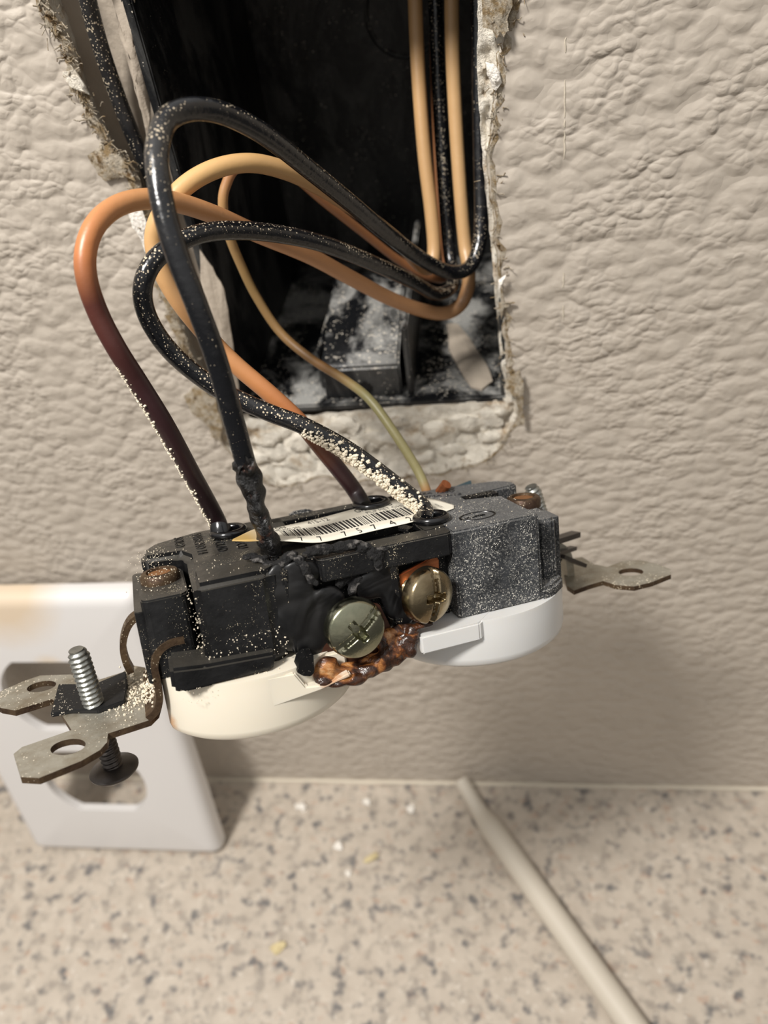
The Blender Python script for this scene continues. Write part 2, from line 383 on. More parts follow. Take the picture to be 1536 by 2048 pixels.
def thread(bm, p0, p1, r, pitch=0.8, depth=0.28, seg=28, taper=1.2):
    p0 = np.array(p0, float); p1 = np.array(p1, float); L = np.linalg.norm(p1 - p0); ax = (p1 - p0) / L
    u = np.cross(ax, [0.31, 0.77, 0.12]); u /= np.linalg.norm(u); w = np.cross(ax, u); n = int(L / pitch * 8); rings = []
    for i in range(n + 1):
        h = L * i / n; ring = []
        for k in range(seg):
            a = 2 * math.pi * k / seg; ph = (h / pitch - k / seg) % 1.0
            rr = r - depth * abs(2 * ph - 1) ** 0.9
            if L - h < taper: rr *= 0.72 + 0.28 * (L - h) / taper
            ring.append(bm.verts.new(p0 + ax * h + (u * math.cos(a) + w * math.sin(a)) * rr))
        rings.append(ring)
    for i in range(n):
        for k in range(seg): bm.faces.new((rings[i][k], rings[i][(k + 1) % seg], rings[i + 1][(k + 1) % seg], rings[i + 1][k]))
    bm.faces.new(rings[0][::-1]); bm.faces.new(rings[-1])
def blob(bm, c, r, sub=2, jit=0.25, squash=(1, 1, 1), fr=0.8):
    t = bmesh.new(); bmesh.ops.create_icosphere(t, subdivisions=sub, radius=1.0)
    rs = r if hasattr(r, '__len__') else (r, r, r)
    off = Vector((random.random() * 50, random.random() * 50, random.random() * 50))
    for v in t.verts:
        k = 1 + jit * noise.noise(v.co * fr * 2 + off)
        v.co = Vector((c[0] + v.co.x * rs[0] * k, c[1] + v.co.y * rs[1] * k, c[2] + v.co.z * rs[2] * k))
    merge(bm, t)
def text_bm(s, size, extr=0.0):
    cu = bpy.data.curves.new('t', 'FONT'); cu.body = s; cu.size = size; cu.extrude = extr; cu.resolution_u = 2
    o = bpy.data.objects.new('t', cu); COL.objects.link(o)
    dg = bpy.context.evaluated_depsgraph_get(); me = bpy.data.meshes.new_from_object(o.evaluated_get(dg))
    t = bmesh.new(); t.from_mesh(me); bpy.data.objects.remove(o); bpy.data.meshes.remove(me); return t
def remesh(o, voxel, smooth=3):
    m = o.modifiers.new('r', 'REMESH'); m.mode = 'VOXEL'; m.voxel_size = voxel * MM; m.use_smooth_shade = True
    s = o.modifiers.new('s', 'SMOOTH'); s.factor = 0.6; s.iterations = smooth

# ------------------------------------------------------------------ wall with the cut hole
def fpoly(pts, n=6, amp=1.0, seed=0.0):
    """ragged version of a pixel polyline on the wall"""
    out = []
    for i in range(len(pts) - 1):
        for k in range(n):
            t = k / n; u = pts[i][0] * (1 - t) + pts[i + 1][0] * t; v = pts[i][1] * (1 - t) + pts[i + 1][1] * t
            q = Vector((u * 0.045, v * 0.045, seed)); q2 = q * 3.1
            out.append((u + amp * (9 * noise.noise(q) + 5 * noise.noise(q2)), v + amp * (8 * noise.noise(q + Vector((9, 4, 2))) + 4 * noise.noise(q2 + Vector((3, 1, 7))))))
    out.append(pts[-1]); return out
outer_px = [(66, -110), (78, 0), (108, 55), (138, 110), (152, 165), (172, 215), (198, 265), (218, 305), (262, 345), (278, 395), (292, 445), (306, 500), (322, 560), (342, 620), (366, 690), (395, 760), (422, 835), (445, 885), (482, 925), (520, 952), (560, 972), (610, 960), (655, 948), (700, 962), (760, 956), (830, 950), (900, 940), (975, 918), (1008, 880), (1030, 838), (1036, 790), (1016, 755), (1012, 700), (1006, 610), (996, 520), (986, 430), (976, 330), (984, 250), (992, 190), (998, 110), (1012, 60), (1016, 0), (1020, -110)]
inner_px = [(120, -110), (130, 0), (150, 55), (165, 110), (178, 165), (198, 215), (222, 265), (242, 305), (280, 345), (298, 395), (312, 445), (326, 500), (345, 560), (366, 620), (392, 690), (425, 760), (470, 822), (484, 832), (520, 838), (545, 836), (580, 833), (620, 830), (655, 826), (700, 822), (760, 816), (830, 810), (900, 804), (965, 799), (990, 797), (1002, 796), (1008, 793), (1004, 755), (1000, 700), (992, 610), (984, 520), (976, 430), (966, 330), (960, 250), (956, 190), (954, 110), (956, 60), (955, 0), (948, -110)]
outer = [P(u, v) for u, v in fpoly(outer_px, 6, 0.75)]
inn_f = fpoly(inner_px, 6, 0.35, 5.0)
# depth of the inner rim: the left side of the cut goes deep, the rest ends at the box rim
def inner_depth(i):
    k = i / 6
    return 9.0 if k < 15 else (9.0 - 7.6 * (k - 15) / 2 if k < 17 else 1.4)
inner = [P(u, v, inner_depth(i)) for i, (u, v) in enumerate(inn_f)]
bm = bmesh.new()
ov = [bm.verts.new((p[0], 0, p[2])) for p in outer]
X0, X1, Z0, Z1 = -330, 260, 0, 360
zt = Z1
frame = [bm.verts.new(c) for c in ((outer[-1][0], 0, zt), (X1, 0, zt), (X1, 0, Z0), (X0, 0, Z0), (X0, 0, zt), (outer[0][0], 0, zt))]
loop = ov + frame
es = [bm.edges.new((loop[i], loop[(i + 1) % len(loop)])) for i in range(len(loop))]
bmesh.ops.triangle_fill(bm, use_beauty=True, use_dissolve=False, edges=es)
for f in bm.faces:
    f.normal_update()
    if f.normal.y > 0: f.normal_flip()
wall = build('wall_back', bm, 'wall', smooth=False); tag(wall, kind='structure')
wall['label'] = 'greige textured painted wall with a ragged rectangular cut-out'
# exposed gypsum between the paint line and the box
bm = bmesh.new(); NR = 9; rows = []
for j in range(NR + 1):
    s = j / NR; row = []
    for i in range(len(outer)):
        a, b = outer[i], inner[i]; p = a * (1 - s) + b * s
        amp = math.sin(math.pi * min(1, s * 1.0)) * 1.1
        k = i / 6
        q = Vector((p[0] * 0.35, 3.3, p[2] * 0.35))
        d = amp * (noise.noise(q) * 1.5 + noise.noise(q * 2.7) * 0.9)
        y = a[1] * (1 - s) + b[1] * s if k < 16 else (0.0 + 1.4 * min(1, s * 4))
        row.append(bm.verts.new((p[0], y + d + (0.05 if j else 0.02), p[2])))
    rows.append(row)
for j in range(NR):
    for i in range(len(outer) - 1): bm.faces.new((rows[j][i], rows[j][i + 1], rows[j + 1][i + 1], rows[j + 1][i]))
build('gypsum_core', bm, 'gypsum', wall, angle=70)
# torn face-paper fringe curling over the paint line
bm = bmesh.new()
def fringe(bm, i0, i1, wmin, wmax, lift, inw=0.0):
    prev = None
    for i in range(i0, i1):
        p = outer[i]; t = outer[min(i + 1, len(outer) - 1)] - outer[max(i - 1, 0)]; t /= np.linalg.norm(t)
        nrm = np.array([t[2], 0, -t[0]])   # points away from the hole or into it
        ctr = np.array([-25, 0, 215.]); 
        if np.dot(nrm, p - ctr) < 0: nrm = -nrm
        w = wmin + (wmax - wmin) * max(0, 0.5 + 0.9 * noise.noise(Vector((i * 0.37, 1.5, 0))) + 0.5 * noise.noise(Vector((i * 1.3, 4, 2))))
        l = lift * (0.5 + 0.8 * abs(noise.noise(Vector((i * 0.8, 7, 3)))))
        a = bm.verts.new(p - nrm * (0.3 + inw) + np.array([0, 0.5, 0])); b = bm.verts.new(p + nrm * w * 0.35 + np.array([0, -l, 0])); c = bm.verts.new(p + nrm * w + np.array([0, -0.03, 0]))
        if prev: bm.faces.new((prev[0], a, b, prev[1])); bm.faces.new((prev[1], b, c, prev[2]))
        prev = (a, b, c)
n_ = len(outer)
fringe(bm, 0, 17 * 6, 0.3, 1.7, 0.5, 0.6)
fringe(bm, 17 * 6, 28 * 6, 0.2, 1.2, 0.35)
fringe(bm, 28 * 6, n_, 0.3, 1.6, 0.45)
build('torn_paper', bm, 'paper', wall, angle=80)
bm = bmesh.new()
for k in range(900):
    i = random.choice([random.randint(0, 17 * 6), random.randint(0, 17 * 6), random.randint(17 * 6, n_ - 2)])
    p = outer[i] + np.array([random.gauss(0.2, 0.8), random.uniform(-0.4, 0.6), random.gauss(0, 0.8)]); L_ = random.uniform(0.4, 1.7); a = random.uniform(0, 6.3); b = random.uniform(-.9, .3)
    d = np.array([math.cos(a), b, math.sin(a)]); e = np.cross(d, [random.gauss(0, 1), 1, random.gauss(0, 1)]); e /= np.linalg.norm(e); c_ = e * L_ * random.uniform(-.5, .5)
    path = [p, p + d * L_ * .35 + c_ * .6, p + d * L_ * .7 + c_ * .8, p + d * L_]
    tube(bm, path, random.uniform(0.05, 0.13), 4)
o = build('paper_fibres', bm, 'paper', wall); o['kind'] = 'stuff'
# curled paper flakes standing off the edge
def flake(name, px, y0, curl, mat, parent, label=None, thick=0.35, seed=0):
    bm = bmesh.new(); pts = [P(u, v, y0) for u, v in px]; c = sum(pts) / len(pts)
    rings = []
    for s in (1.0, 0.66, 0.33):
        rings.append([bm.verts.new(c + (p - c) * s + np.array([0, -curl * (1 - s) + 0.5 * noise.noise(Vector(p * 0.4) + Vector((seed, s * 3, 0))), 0])) for p in pts])
    k = len(pts)
    for a in range(2):
        for i in range(k): bm.faces.new((rings[a][i], rings[a][(i + 1) % k], rings[a + 1][(i + 1) % k], rings[a + 1][i]))
    bm.faces.new(rings[2])
    bmesh.ops.recalc_face_normals(bm, faces=bm.faces)
    r = bmesh.ops.extrude_face_region(bm, geom=list(bm.faces)); bmesh.ops.translate(bm, vec=(0, thick, 0), verts=[g for g in r['geom'] if isinstance(g, bmesh.types.BMVert)])
    bmesh.ops.recalc_face_normals(bm, faces=bm.faces)
    return build(name, bm, mat, parent, angle=50)
flake('paper_flap', fpoly([(962, -60), (1020, -40), (1026, 10), (1014, 40), (1018, 60), (1008, 75), (1000, 62), (992, 76), (985, 60), (966, 55), (962, -60)], 3, 0.35)[:-1], -1.6, 0.6, 'paper', wall, seed=1)
flake('paper_flap', fpoly([(972, 125), (986, 128), (1000, 145), (1002, 165), (994, 180), (984, 176), (974, 150), (972, 125)], 3, 0.3)[:-1], -0.7, 0.3, 'crumb_white', wall, seed=2)
flake('paper_flap', fpoly([(1012, 760), (1040, 742), (1048, 775), (1046, 815), (1050, 850), (1040, 850), (1034, 815), (1030, 780), (1010, 775), (1012, 760)], 3, 0.3)[:-1], -1.8, 0.5, 'paper', wall, seed=3)
flake('paper_flap', fpoly([(996, 562), (1012, 552), (1008, 566), (998, 580), (996, 562)], 3, 0.2)[:-1], -1.6, 0.3, 'crumb_white', wall, seed=4)
flake('paper_flap', fpoly([(996, 606), (1030, 604), (1008, 612), (1002, 640), (996, 606)], 3, 0.2)[:-1], -0.8, 0.2, 'paper', wall, seed=5)
flake('paper_flap', fpoly([(122, 145), (150, 140), (168, 165), (176, 190), (160, 185), (140, 172), (122, 145)], 3, 0.3)[:-1], -0.8, 0.3, 'gypsum', wall, seed=6)
flake('paper_flap', fpoly([(175, 310), (215, 290), (255, 330), (270, 362), (240, 355), (212, 362), (196, 350), (175, 310)], 3, 0.4)[:-1], -0.8, 0.4, 'paper', wall, seed=7)
flake('paper_flap', fpoly([(365, 790), (400, 770), (430, 800), (445, 850), (440, 885), (415, 850), (385, 830), (365, 790)], 3, 0.6)[:-1], -1.2, 0.5, 'paper', wall, seed=8)
flake('paper_flap', fpoly([(255, 425), (285, 420), (298, 465), (305, 520), (290, 500), (272, 465), (255, 425)], 3, 0.4)[:-1], -0.6, 0.3, 'crumb_white', wall, seed=9)
bm = bmesh.new()
for v0, v1 in ((75, 105), (160, 235), (240, 255), (262, 318), (545, 575), (610, 640)):
    tube(bm, [P(1131 - (v - 75) * 0.008 + random.uniform(-1, 1), v, -0.02) for v in np.linspace(v0, v1, 7)], lambda t: 0.07 + 0.07 * math.sin(math.pi * t), 6)
build('paint_scratch', bm, 'caulk', wall)
# chunks of broken gypsum along the lower edge
bm = bmesh.new()
for (u, v, r) in [(560, 905, 3.0), (592, 925, 3.4), (535, 880, 2.4), (600, 885, 2.6), (650, 905, 2.4), (700, 900, 2.6), (760, 875, 2.4), (820, 880, 3.0), (880, 860, 2.8), (930, 845, 2.6), (975, 835, 2.4), (985, 870, 2.2), (740, 925, 2.2), (850, 915, 2.0), (905, 900, 2.0), (520, 915, 2.2), (1000, 820, 1.8), (575, 945, 2.0), (790, 840, 2.0), (690, 850, 2.2), (630, 860, 2.0)]:
    p = P(u, v, 1.2); blob(bm, p, (r * 1.5, 1.1, r), 2, 0.8, fr=0.9)
build('gypsum_core', bm, 'gypsum', wall, angle=60)
# cavity behind the wall beside the box: painted strip of stud
bm = bmesh.new()
box(bm, -100, -57.4, 7.4, 40, 120, 380, 0)
stud = build('wall_stud', bm, 'mud', wall, smooth=False)
bm = bmesh.new(); box(bm, -57.2, 20, 14, 60, 100, 162, 0); build('wall_stud', bm, 'mud', wall, smooth=False)
# joint compound left on the rim of the box
flake('joint_compound', fpoly([(205, -60), (262, -60), (268, 0), (274, 60), (288, 120), (298, 190), (300, 240), (296, 285), (286, 230), (270, 180), (256, 130), (240, 70), (225, 0), (205, -60)], 3, 0.25)[:-1], 2.5, 1.6, 'mud', wall, seed=11)
flake('joint_compound', fpoly([(400, 500), (425, 535), (448, 580), (458, 640), (470, 720), (478, 800), (474, 830), (455, 800), (440, 740), (420, 660), (405, 590), (400, 500)], 3, 0.35)[:-1], -0.4, 1.2, 'mud', wall, seed=12)
# caulk bead and countertop
bm = bmesh.new(); path = [np.array([x, -0.6 + 0.15 * noise.noise(Vector((x * .05, 0, 0))), 0.5 + 0.25 * noise.noise(Vector((x * .08, 5, 0)))]) for x in np.linspace(-330, 260, 140)]
tube(bm, path, 0.75, 8); tr = build('trim_1', bm, 'caulk'); tag(tr, kind='structure'); tr['label'] = 'thin off-white caulk line between wall and countertop'
bm = bmesh.new(); box(bm, -330, 260, -260, 0, -30, 0, 0.5)
ct = build('countertop', bm, 'laminate', smooth=False, loc=(0, -100, 0)); tag(ct, 'beige laminate countertop with grey speckles below the wall', 'countertop')

# ------------------------------------------------------------------ electrical box sunk in the wall
BX0, BX1, BZ0, BZ1, BY0, BY1 = -55.2, 2.4, 164.6, 262.0, 1.4, 74.0
eb = empty('electrical_box', (-26.4, 40, 163)); tag(eb, 'black plastic electrical box recessed in the torn wall opening', 'electrical box')
eb0 = np.array([-26.4, 40, 163.])
def ebuild(name, bm, mat, parent=eb, **k):
    bmesh.ops.translate(bm, vec=-Vector(eb0), verts=bm.verts); return build(name, bm, mat, parent, **k)
bm = bmesh.new()
o4 = [(BX0 - 1.8, BZ0 - 1.8), (BX1 + 1.6, BZ0 - 1.8), (BX1 + 1.6, BZ1 + 1.8), (BX0 - 1.8, BZ1 + 1.8)]
box(bm, BX0 - 1.8, BX0, BY0, BY1, BZ0, BZ1, 0.3); box(bm, BX1, BX1 + 1.6, BY0, BY1, BZ0, BZ1, 0.3)
box(bm, BX0 - 1.8, BX1 + 1.6, BY0, BY1, BZ0 - 1.8, BZ0, 0.4); box(bm, BX0 - 1.8, BX1 + 1.6, BY0, BY1, BZ1, BZ1 + 1.8, 0.3)
box(bm, BX0 - 1.8, BX1 + 1.6, BY1, BY1 + 2, BZ0 - 1.8, BZ1 + 1.8, 0.3)
ebuild('shell', bm, 'box')
def xz(u, v, y): p = P(u, v, y); return p[0], p[2]
bx0 = P(655, 790, 5)[0]; bx1 = P(806, 780, 5)[0]
bm = bmesh.new()
prism(bm, [(3.6, BZ0 - 0.2), (3.6, BZ0 + 7.6), (5.0, BZ0 + 9.0), (34, BZ0 + 15.0), (46, BZ0 + 9), (46, BZ0 - 0.2)], bx0, bx1, 0, 0.5)
ebuild('screw_boss', bm, 'box')
hc = P(730, 777, 3.4); bm = bmesh.new(); lathe(bm, (hc[0], 3.35, hc[2]), (0, 1, 0), [(1.7, 0), (1.7, 0.5), (1.3, 0.6), (1.2, 3)], 20); ebuild('screw_hole', bm, 'slot')
bm = bmesh.new(); rx = P(818, 780, 4)[0]; box(bm, rx - 0.2, rx + 1.1, 3, 60, BZ0 - 0.2, BZ0 + 17, 0.4); rx2 = P(648, 780, 6)[0]; box(bm, rx2 - 1.0, rx2, 8, 50, BZ0 - 0.2, BZ0 + 9, 0.3)
ebuild('rib', bm, 'box')
bm = bmesh.new(); kc = (-20, BY1 - 0.2, 243); torus(bm, (-17.0, BY1 - 0.1, 226), (0, 1, 0), 9.5, 0.6, 40, 8); ebuild('knockout_ring', bm, 'box')
bm = bmesh.new()
for (u, v) in [(941, 268), (943, 284), (947, 310)]:
    p = P(u, v, 12); torus(bm, (BX1 - 0.05, 14, p[2]), (1, 0, 0), 1.0, 0.22, 20, 6)
ebuild('moulded_digit', bm, 'emboss_grey')
# plaster flake and dust lying in the box
def lying(name, px, y, mat, label, cat, group=None, z=None):
    pts = [PZ(u, v, z) for u, v in px]
    bm = bmesh.new(); c = sum(pts) / len(pts); rings = []
    for s in (1.0, 0.7, 0.35): rings.append([bm.verts.new(c + (p - c) * s + np.array([0, 0, 0.5 + 0.9 * (1 - s) + 0.3 * noise.noise(Vector(p * 0.5))])) for p in pts])
    base = [bm.verts.new(p + np.array([0, 0, 0.0])) for p in pts]; k = len(pts)
    rr = [base] + rings
    for a in range(3):
        for i in range(k): bm.faces.new((rr[a][i], rr[a][(i + 1) % k], rr[a + 1][(i + 1) % k], rr[a + 1][i]))
    bm.faces.new(rings[2]); bm.faces.new(base[::-1]); bmesh.ops.recalc_face_normals(bm, faces=bm.faces)
    o = build(name, bm, mat, loc=tuple(c), angle=50); tag(o, label, cat, group); return o
lying('plaster_flake', fpoly([(895, 650), (915, 648), (945, 690), (975, 735), (985, 765), (965, 782), (940, 775), (915, 735), (898, 700), (895, 650)], 2, 0.5)[:-1], 0, 'mud', 'large pale beige plaster flake lying in the lower right corner of the black box', 'plaster flake', 'plaster pieces', z=BZ0 + 0.05)

# ------------------------------------------------------------------ cover plate leaning on the wall
cpl = empty('cover_plate', (-131.5, -24.0, 0.0)); cpl.rotation_euler = (math.radians(90 - 10.2), 0, 0)
tag(cpl, 'white duplex outlet cover plate leaning against the wall at left', 'cover plate')
bm = bmesh.new()
W2_, H_ = 35.0, 114.5
def hole_outline(cy, grow=0.0, n=64):
    out = []
    for i in range(n):
        a = 2 * math.pi * i / n; x = (17.3 + grow) * math.cos(a); y = (17.3 + grow) * math.sin(a); lim = 14.4 + grow
        out.append((x, cy + max(-lim, min(lim, y))))
    return out
levels = [(0.0, 0.0, 0.0), (3.2, 0.0, 0.4), (5.0, 1.0, 1.4), (5.8, 2.6, 3.2)]   # height, inset
import itertools
# front surface with holes via triangle_fill, rim swept round it
def ring_at(inset, z, r=3.0): return [(x, y, z) for x, y in rrect(-W2_ + inset, W2_ - inset, inset, H_ - inset, max(0.4, r - inset * 0.4), 5)]
rg = [ring_at(0, 0), ring_at(0, 2.4), ring_at(0.5, 4.0), ring_at(1.5, 5.2), ring_at(3.0, 5.8), ring_at(4.2, 6.0)]
vr = [[bm.verts.new(c) for c in r] for r in rg]
for a, b in zip(vr, vr[1:]):
    for i in range(len(a)): bm.faces.new((a[i], a[(i + 1) % len(a)], b[(i + 1) % len(b)], b[i]))
es = [bm.edges.get((vr[-1][i], vr[-1][(i + 1) % len(vr[-1])])) for i in range(len(vr[-1]))]
holes = [hole_outline(38.2), hole_outline(76.3), [(2 * math.cos(a), 57.25 + 2 * math.sin(a)) for a in np.linspace(0, 2 * math.pi, 21)[:-1]]]
for hpts in holes:
    top = [bm.verts.new((x, y, 6.0)) for x, y in hpts]; lo = [bm.verts.new((x, y, 3.4)) for x, y in hpts]
    for i in range(len(top)):
        e = bm.edges.new((top[i], top[(i + 1) % len(top)])); es.append(e)
        bm.faces.new((top[i], top[(i + 1) % len(top)], lo[(i + 1) % len(top)], lo[i]))
bmesh.ops.triangle_fill(bm, use_beauty=True, use_dissolve=False, edges=es)
# back skin
inner_r = [bm.verts.new((x, y, 3.4)) for x, y in rrect(-W2_ + 2.4, W2_ - 2.4, 2.4, H_ - 2.4, 2, 5)]
inner_b = [bm.verts.new((x, y, 0.0)) for x, y in rrect(-W2_ + 2.0, W2_ - 2.0, 2.0, H_ - 2.0, 2.4, 5)]
for i in range(len(inner_r)):
    bm.faces.new((inner_r[i], inner_r[(i + 1) % len(inner_r)], inner_b[(i + 1) % len(inner_r)], inner_b[i]))
    bm.faces.new((inner_b[i], inner_b[(i + 1) % len(inner_r)], vr[0][(i + 1) % len(inner_r)], vr[0][i]))
bmesh.ops.recalc_face_normals(bm, faces=bm.faces)
build('plate_body', bm, 'cover', cpl, angle=50)

# ------------------------------------------------------------------ the burnt duplex outlet
RR = np.array([[0.901551, -0.43079, -0.040333], [0.40444, 0.805929, 0.432326], [-0.153736, -0.406076, 0.900815]])
T = np.array([-21.211, -60.948, 163.7104])
def Lp(u, v, ax, val):
    """point of the outlet's own frame (length, width, height) seen at a pixel on one of its planes"""
    r = RR.T @ ray(u, v); o = RR.T @ (CAM - T); return o + (val - o[ax]) / r[ax] * r
def W(l): return RR @ np.asarray(l, float) + T
def toL(w): return RR.T @ (np.asarray(w, float) - T)
dev = bpy.data.objects.new('electrical_outlet', None); COL.objects.link(dev); dev.empty_display_size = 0.01
dev.matrix_world = Matrix([list(RR[0]) + [T[0] * MM], list(RR[1]) + [T[1] * MM], list(RR[2]) + [T[2] * MM], [0, 0, 0, 1]])
tag(dev, 'burnt duplex electrical outlet hanging face down from its wires', 'electrical outlet')
HB = 16.5
# --- black rear housing
bm = bmesh.new()
prism(bm, rrect(-26.5, 26, -9.5, 12.5, 1.5), 2.3, 14.6, 2, 0.4)                                  # core
def xyz(pxs, ax, val): return [Lp(u, v, ax, val) for u, v in pxs]
prism(bm, [(-26.6, -12.6), (-16.2, -12.6), (-14.4, -11.2), (-14.2, -6), (-14.2, 3), (-12.5, 12), (-14, 15), (-24, 15), (-31, 12.5), (-33, 9.5), (-33, 5.4), (-27.5, 4.4), (-26.4, 2), (-26.6, -6)], 2.3, HB, 2, 1.0, 3)  # left shoulder
box(bm, -14.5, -13.6, -12.4, -8, 3, HB - 0.4, 0.3)
prism(bm, rrect(-33.8, -27.2, -8.6, 3.6, 1.2), 2.3, 14.4, 2, 0.5)                                # rivet blocks
prism(bm, rrect(-34.9, -33.2, -7.5, 10.5, 0.6), 1.5, 12.6, 2, 0.3)
prism(bm, rrect(-12.5, 11.5, 10.4, 13.4, 0.5), 6, HB, 2, 0.3)                                    # far rail
prism(bm, [(-13.9, -3.0), (12, -3.0), (12, 6.2), (-13.9, 6.2)], 10, HB, 2, 0.25)                 # label rail
prism(bm, [(8.2, -9.4), (12, -9.4), (12, 6), (8.2, 6)], 10, HB, 2, 0.2)
prism(bm, [(-13.9, -9.4), (-2.2, -9.4), (-2.2, -2), (-13.9, -2)], 10, HB - 0.3, 2, 0.3)
prism(bm, [(-13.6, 5), (-9.5, 5), (-9.5, 13), (-13.6, 13)], 10, HB, 2, 0.2)
prism(bm, [(3.4, 5), (12, 5), (12, 13), (3.4, 13)], 10, HB, 2, 0.2)
prism(bm, rrect(-9.2, 11.8, -12.4, -8.4, 1.2), 12.9, HB - 0.1, 2, 0.8, 3)                        # near top bar
box(bm, 1.0, 2.8, -12.2, -8, 2.6, 13.5, 0.4)
prism(bm, [(-31.6, 6.2), (-31.8, 3.0), (-30.5, 2.3), (-18, 2.2), (-17, 5.0), (-27, 5.6)], -14.4, -8, 1, 0.5)   # lower ledge
build('rear_housing', bm, 'housing', dev, angle=35)
bm = bmesh.new()
prism(bm, [(11.4, -12.7), (25.6, -12.7), (26.0, -12.2), (26.0, -6), (26.2, 0.5), (20.5, 2.5), (20.5, 4.2), (26, 4.6), (31.6, 5.6), (31.8, 7.6), (30, 10.2), (22, 12.2), (13, 13), (11.5, 12)], 2.3, HB, 2, 0.9, 3)
prism(bm, [(26.6, -8.8), (27.4, -9.6), (30.0, -9.6), (30.8, -8.6), (31.8, 3.6), (26.6, 3.6)], 2.3, 14.2, 2, 0.45)
prism(bm, [(25.4, -13.0), (28.0, -12.4), (31.2, -9.8), (32.6, 6), (25.4, 8)], 2.0, 4.2, 2, 0.5)
prism(bm, rrect(31.4, 33.0, -6.5, 8.5, 0.6), 2.5, 13.2, 2, 0.3)
build('rear_housing', bm, 'housing_dusty', dev, angle=35)['label'] = 'right half of the housing, dusted grey'
# dark pockets
bm = bmesh.new()
box(bm, -2.0, 8.0, -8.3, -3.1, 14.0, 14.9, 0); box(bm, -9.3, 3.2, 6.3, 10.3, 14.0, 14.9, 0)
q = [Lp(u, v, 2, HB)[:2] for u, v in [(796, 1055), (817, 1060), (826, 1054), (806, 1049)]]
prism(bm, [tuple(p) for p in q], HB - 0.5, HB + 0.06, 2, 0)
box(bm, -13, 11, -9.8, -8.9, 2.6, 13.6, 0); box(bm, 20.5, 26.5, 2.4, 4.5, 14.5, HB + 0.03, 0)
build('wire_pocket', bm, 'slot', dev, smooth=False)
# rivets
for (x, y, m) in ((-30.6, -0.6, 'rust'), (29.9, 0.0, 'rust')):
    bm = bmesh.new(); lathe(bm, (x, y, 14.0), (0, 0, 1), [(2.9, 0), (2.9, 1.3), (2.6, 1.7), (1.9, 1.8), (1.8, 1.3), (0.01, 1.2)], 32)
    o = build('rivet', bm, 'patina', dev)
    bm = bmesh.new(); lathe(bm, (x, y, 15.1), (0, 0, 1), [(1.75, 0), (1.7, 0.35), (0.01, 0.45)], 24); build('rivet_core', bm, 'rust', o)
# wire entry grommets
gro = {'left': (457, 1062, 2.9), 'far': (742, 1006, 3.1), 'right': (862, 1035, 2.7)}
G = {}
for k, (u, v, r) in gro.items():
    c = Lp(u, v, 2, HB + 0.6); G[k] = c; bm = bmesh.new()
    torus(bm, c, (0, 0, 1), r * 0.86, 0.62, 40, 14); torus(bm, c - np.array([0, 0, 1.0]), (0, 0, 1), r * 0.84, 0.55, 40, 12)
    lathe(bm, c - np.array([0, 0, 2.4]), (0, 0, 1), [(r * 0.95, 0), (r * 0.93, 2.0), (r * 0.7, 2.1), (r * 0.66, 1.4), (0.01, 1.3)], 32)
    build('wire_grommet', bm, 'grommet', dev)
# --- white faces and base
def face_outline(cx, R0, lim, n=96):
    return [(cx + max(-lim, min(lim, R0 * math.cos(2 * math.pi * i / n))), R0 * math.sin(2 * math.pi * i / n)) for i in range(n)]
def dedupe(p):
    o = []
    for q in p:
        if not o or abs(q[0] - o[-1][0]) + abs(q[1] - o[-1][1]) > 1e-3: o.append(q)
    return o
def face(cx, mat, lab, yc, zlo, lim0, R0):
    bm = bmesh.new(); out = dedupe([(max(-33.2, min(33.2, x)), y + yc) for x, y in face_outline(cx, R0, lim0)])
    prof = [(0.0, 2.4), (0.0, 0.5), (0.0, zlo + 1.8), (0.25, zlo + 0.8), (0.9, zlo + 0.2), (1.8, zlo)]
    rings = []
    for ins, z in prof:
        rings.append([bm.verts.new((cx + (x - cx) * (1 - ins / 15.0), (y - yc) * (1 - ins / 15.0) + yc, z)) for x, y in out])
    k = len(out)
    for a, b in zip(rings, rings[1:]):
        for i in range(k): bm.faces.new((a[i], a[(i + 1) % k], b[(i + 1) % k], b[i]))
    bm.faces.new(rings[0][::-1]); bm.faces.new(rings[-1]); bmesh.ops.recalc_face_normals(bm, faces=bm.faces)
    o = build('outlet_face', bm, mat, dev, angle=38); o['label'] = lab
    bm = bmesh.new()
    for sx, sy, w, h in ((-2, -6.3, 7, 1.6), (-2, 6.3, 8.5, 1.6), (7.5, 0, 4.6, 4.6)):
        box(bm, cx + sx - w / 2, cx + sx + w / 2, sy - h / 2 + yc, sy + h / 2 + yc, zlo - 0.03, zlo + 1, 0)
    build('plug_slot', bm, 'slot', o, smooth=False)
    return o
face(-19.2, 'face_cream', 'yellowed cream receptacle face', 0.0, -7.2, 14.0, 15.7)
face(18.6, 'face_white', 'clean white receptacle face', 0.0, -5.8, 14.0, 15.5)
bm = bmesh.new()
prism(bm, [(-19.3, 2.2), (-15.2, 1.9), (-13.9, -0.6), (-11, -1.0), (-7.4, 0.0), (-7.2, -0.8), (-12, -1.8), (-19.0, -2.5)], -15.72, -6, 1, 0.25)
prism(bm, [(-19.2, -13), (-7.0, -13), (-7, 13.4), (-24, 13.4), (-24, -8)], -1, 2.2, 2, 0.3)
build('face_base', bm, 'face_cream', dev)
bm = bmesh.new()
prism(bm, [(3.9, -15.55), (13.4, -15.55), (22, -8), (22, 13.4), (3.9, 13.4)], -0.4, 2.5, 2, 0.25)
build('face_base', bm, 'face_white', dev)
bm = bmesh.new(); prism(bm, [(-7.2, 2), (5, 2), (5, 13), (-7.2, 13)], -3.0, 2.5, 2, 0.4); build('bridge', bm, 'face_white', dev)
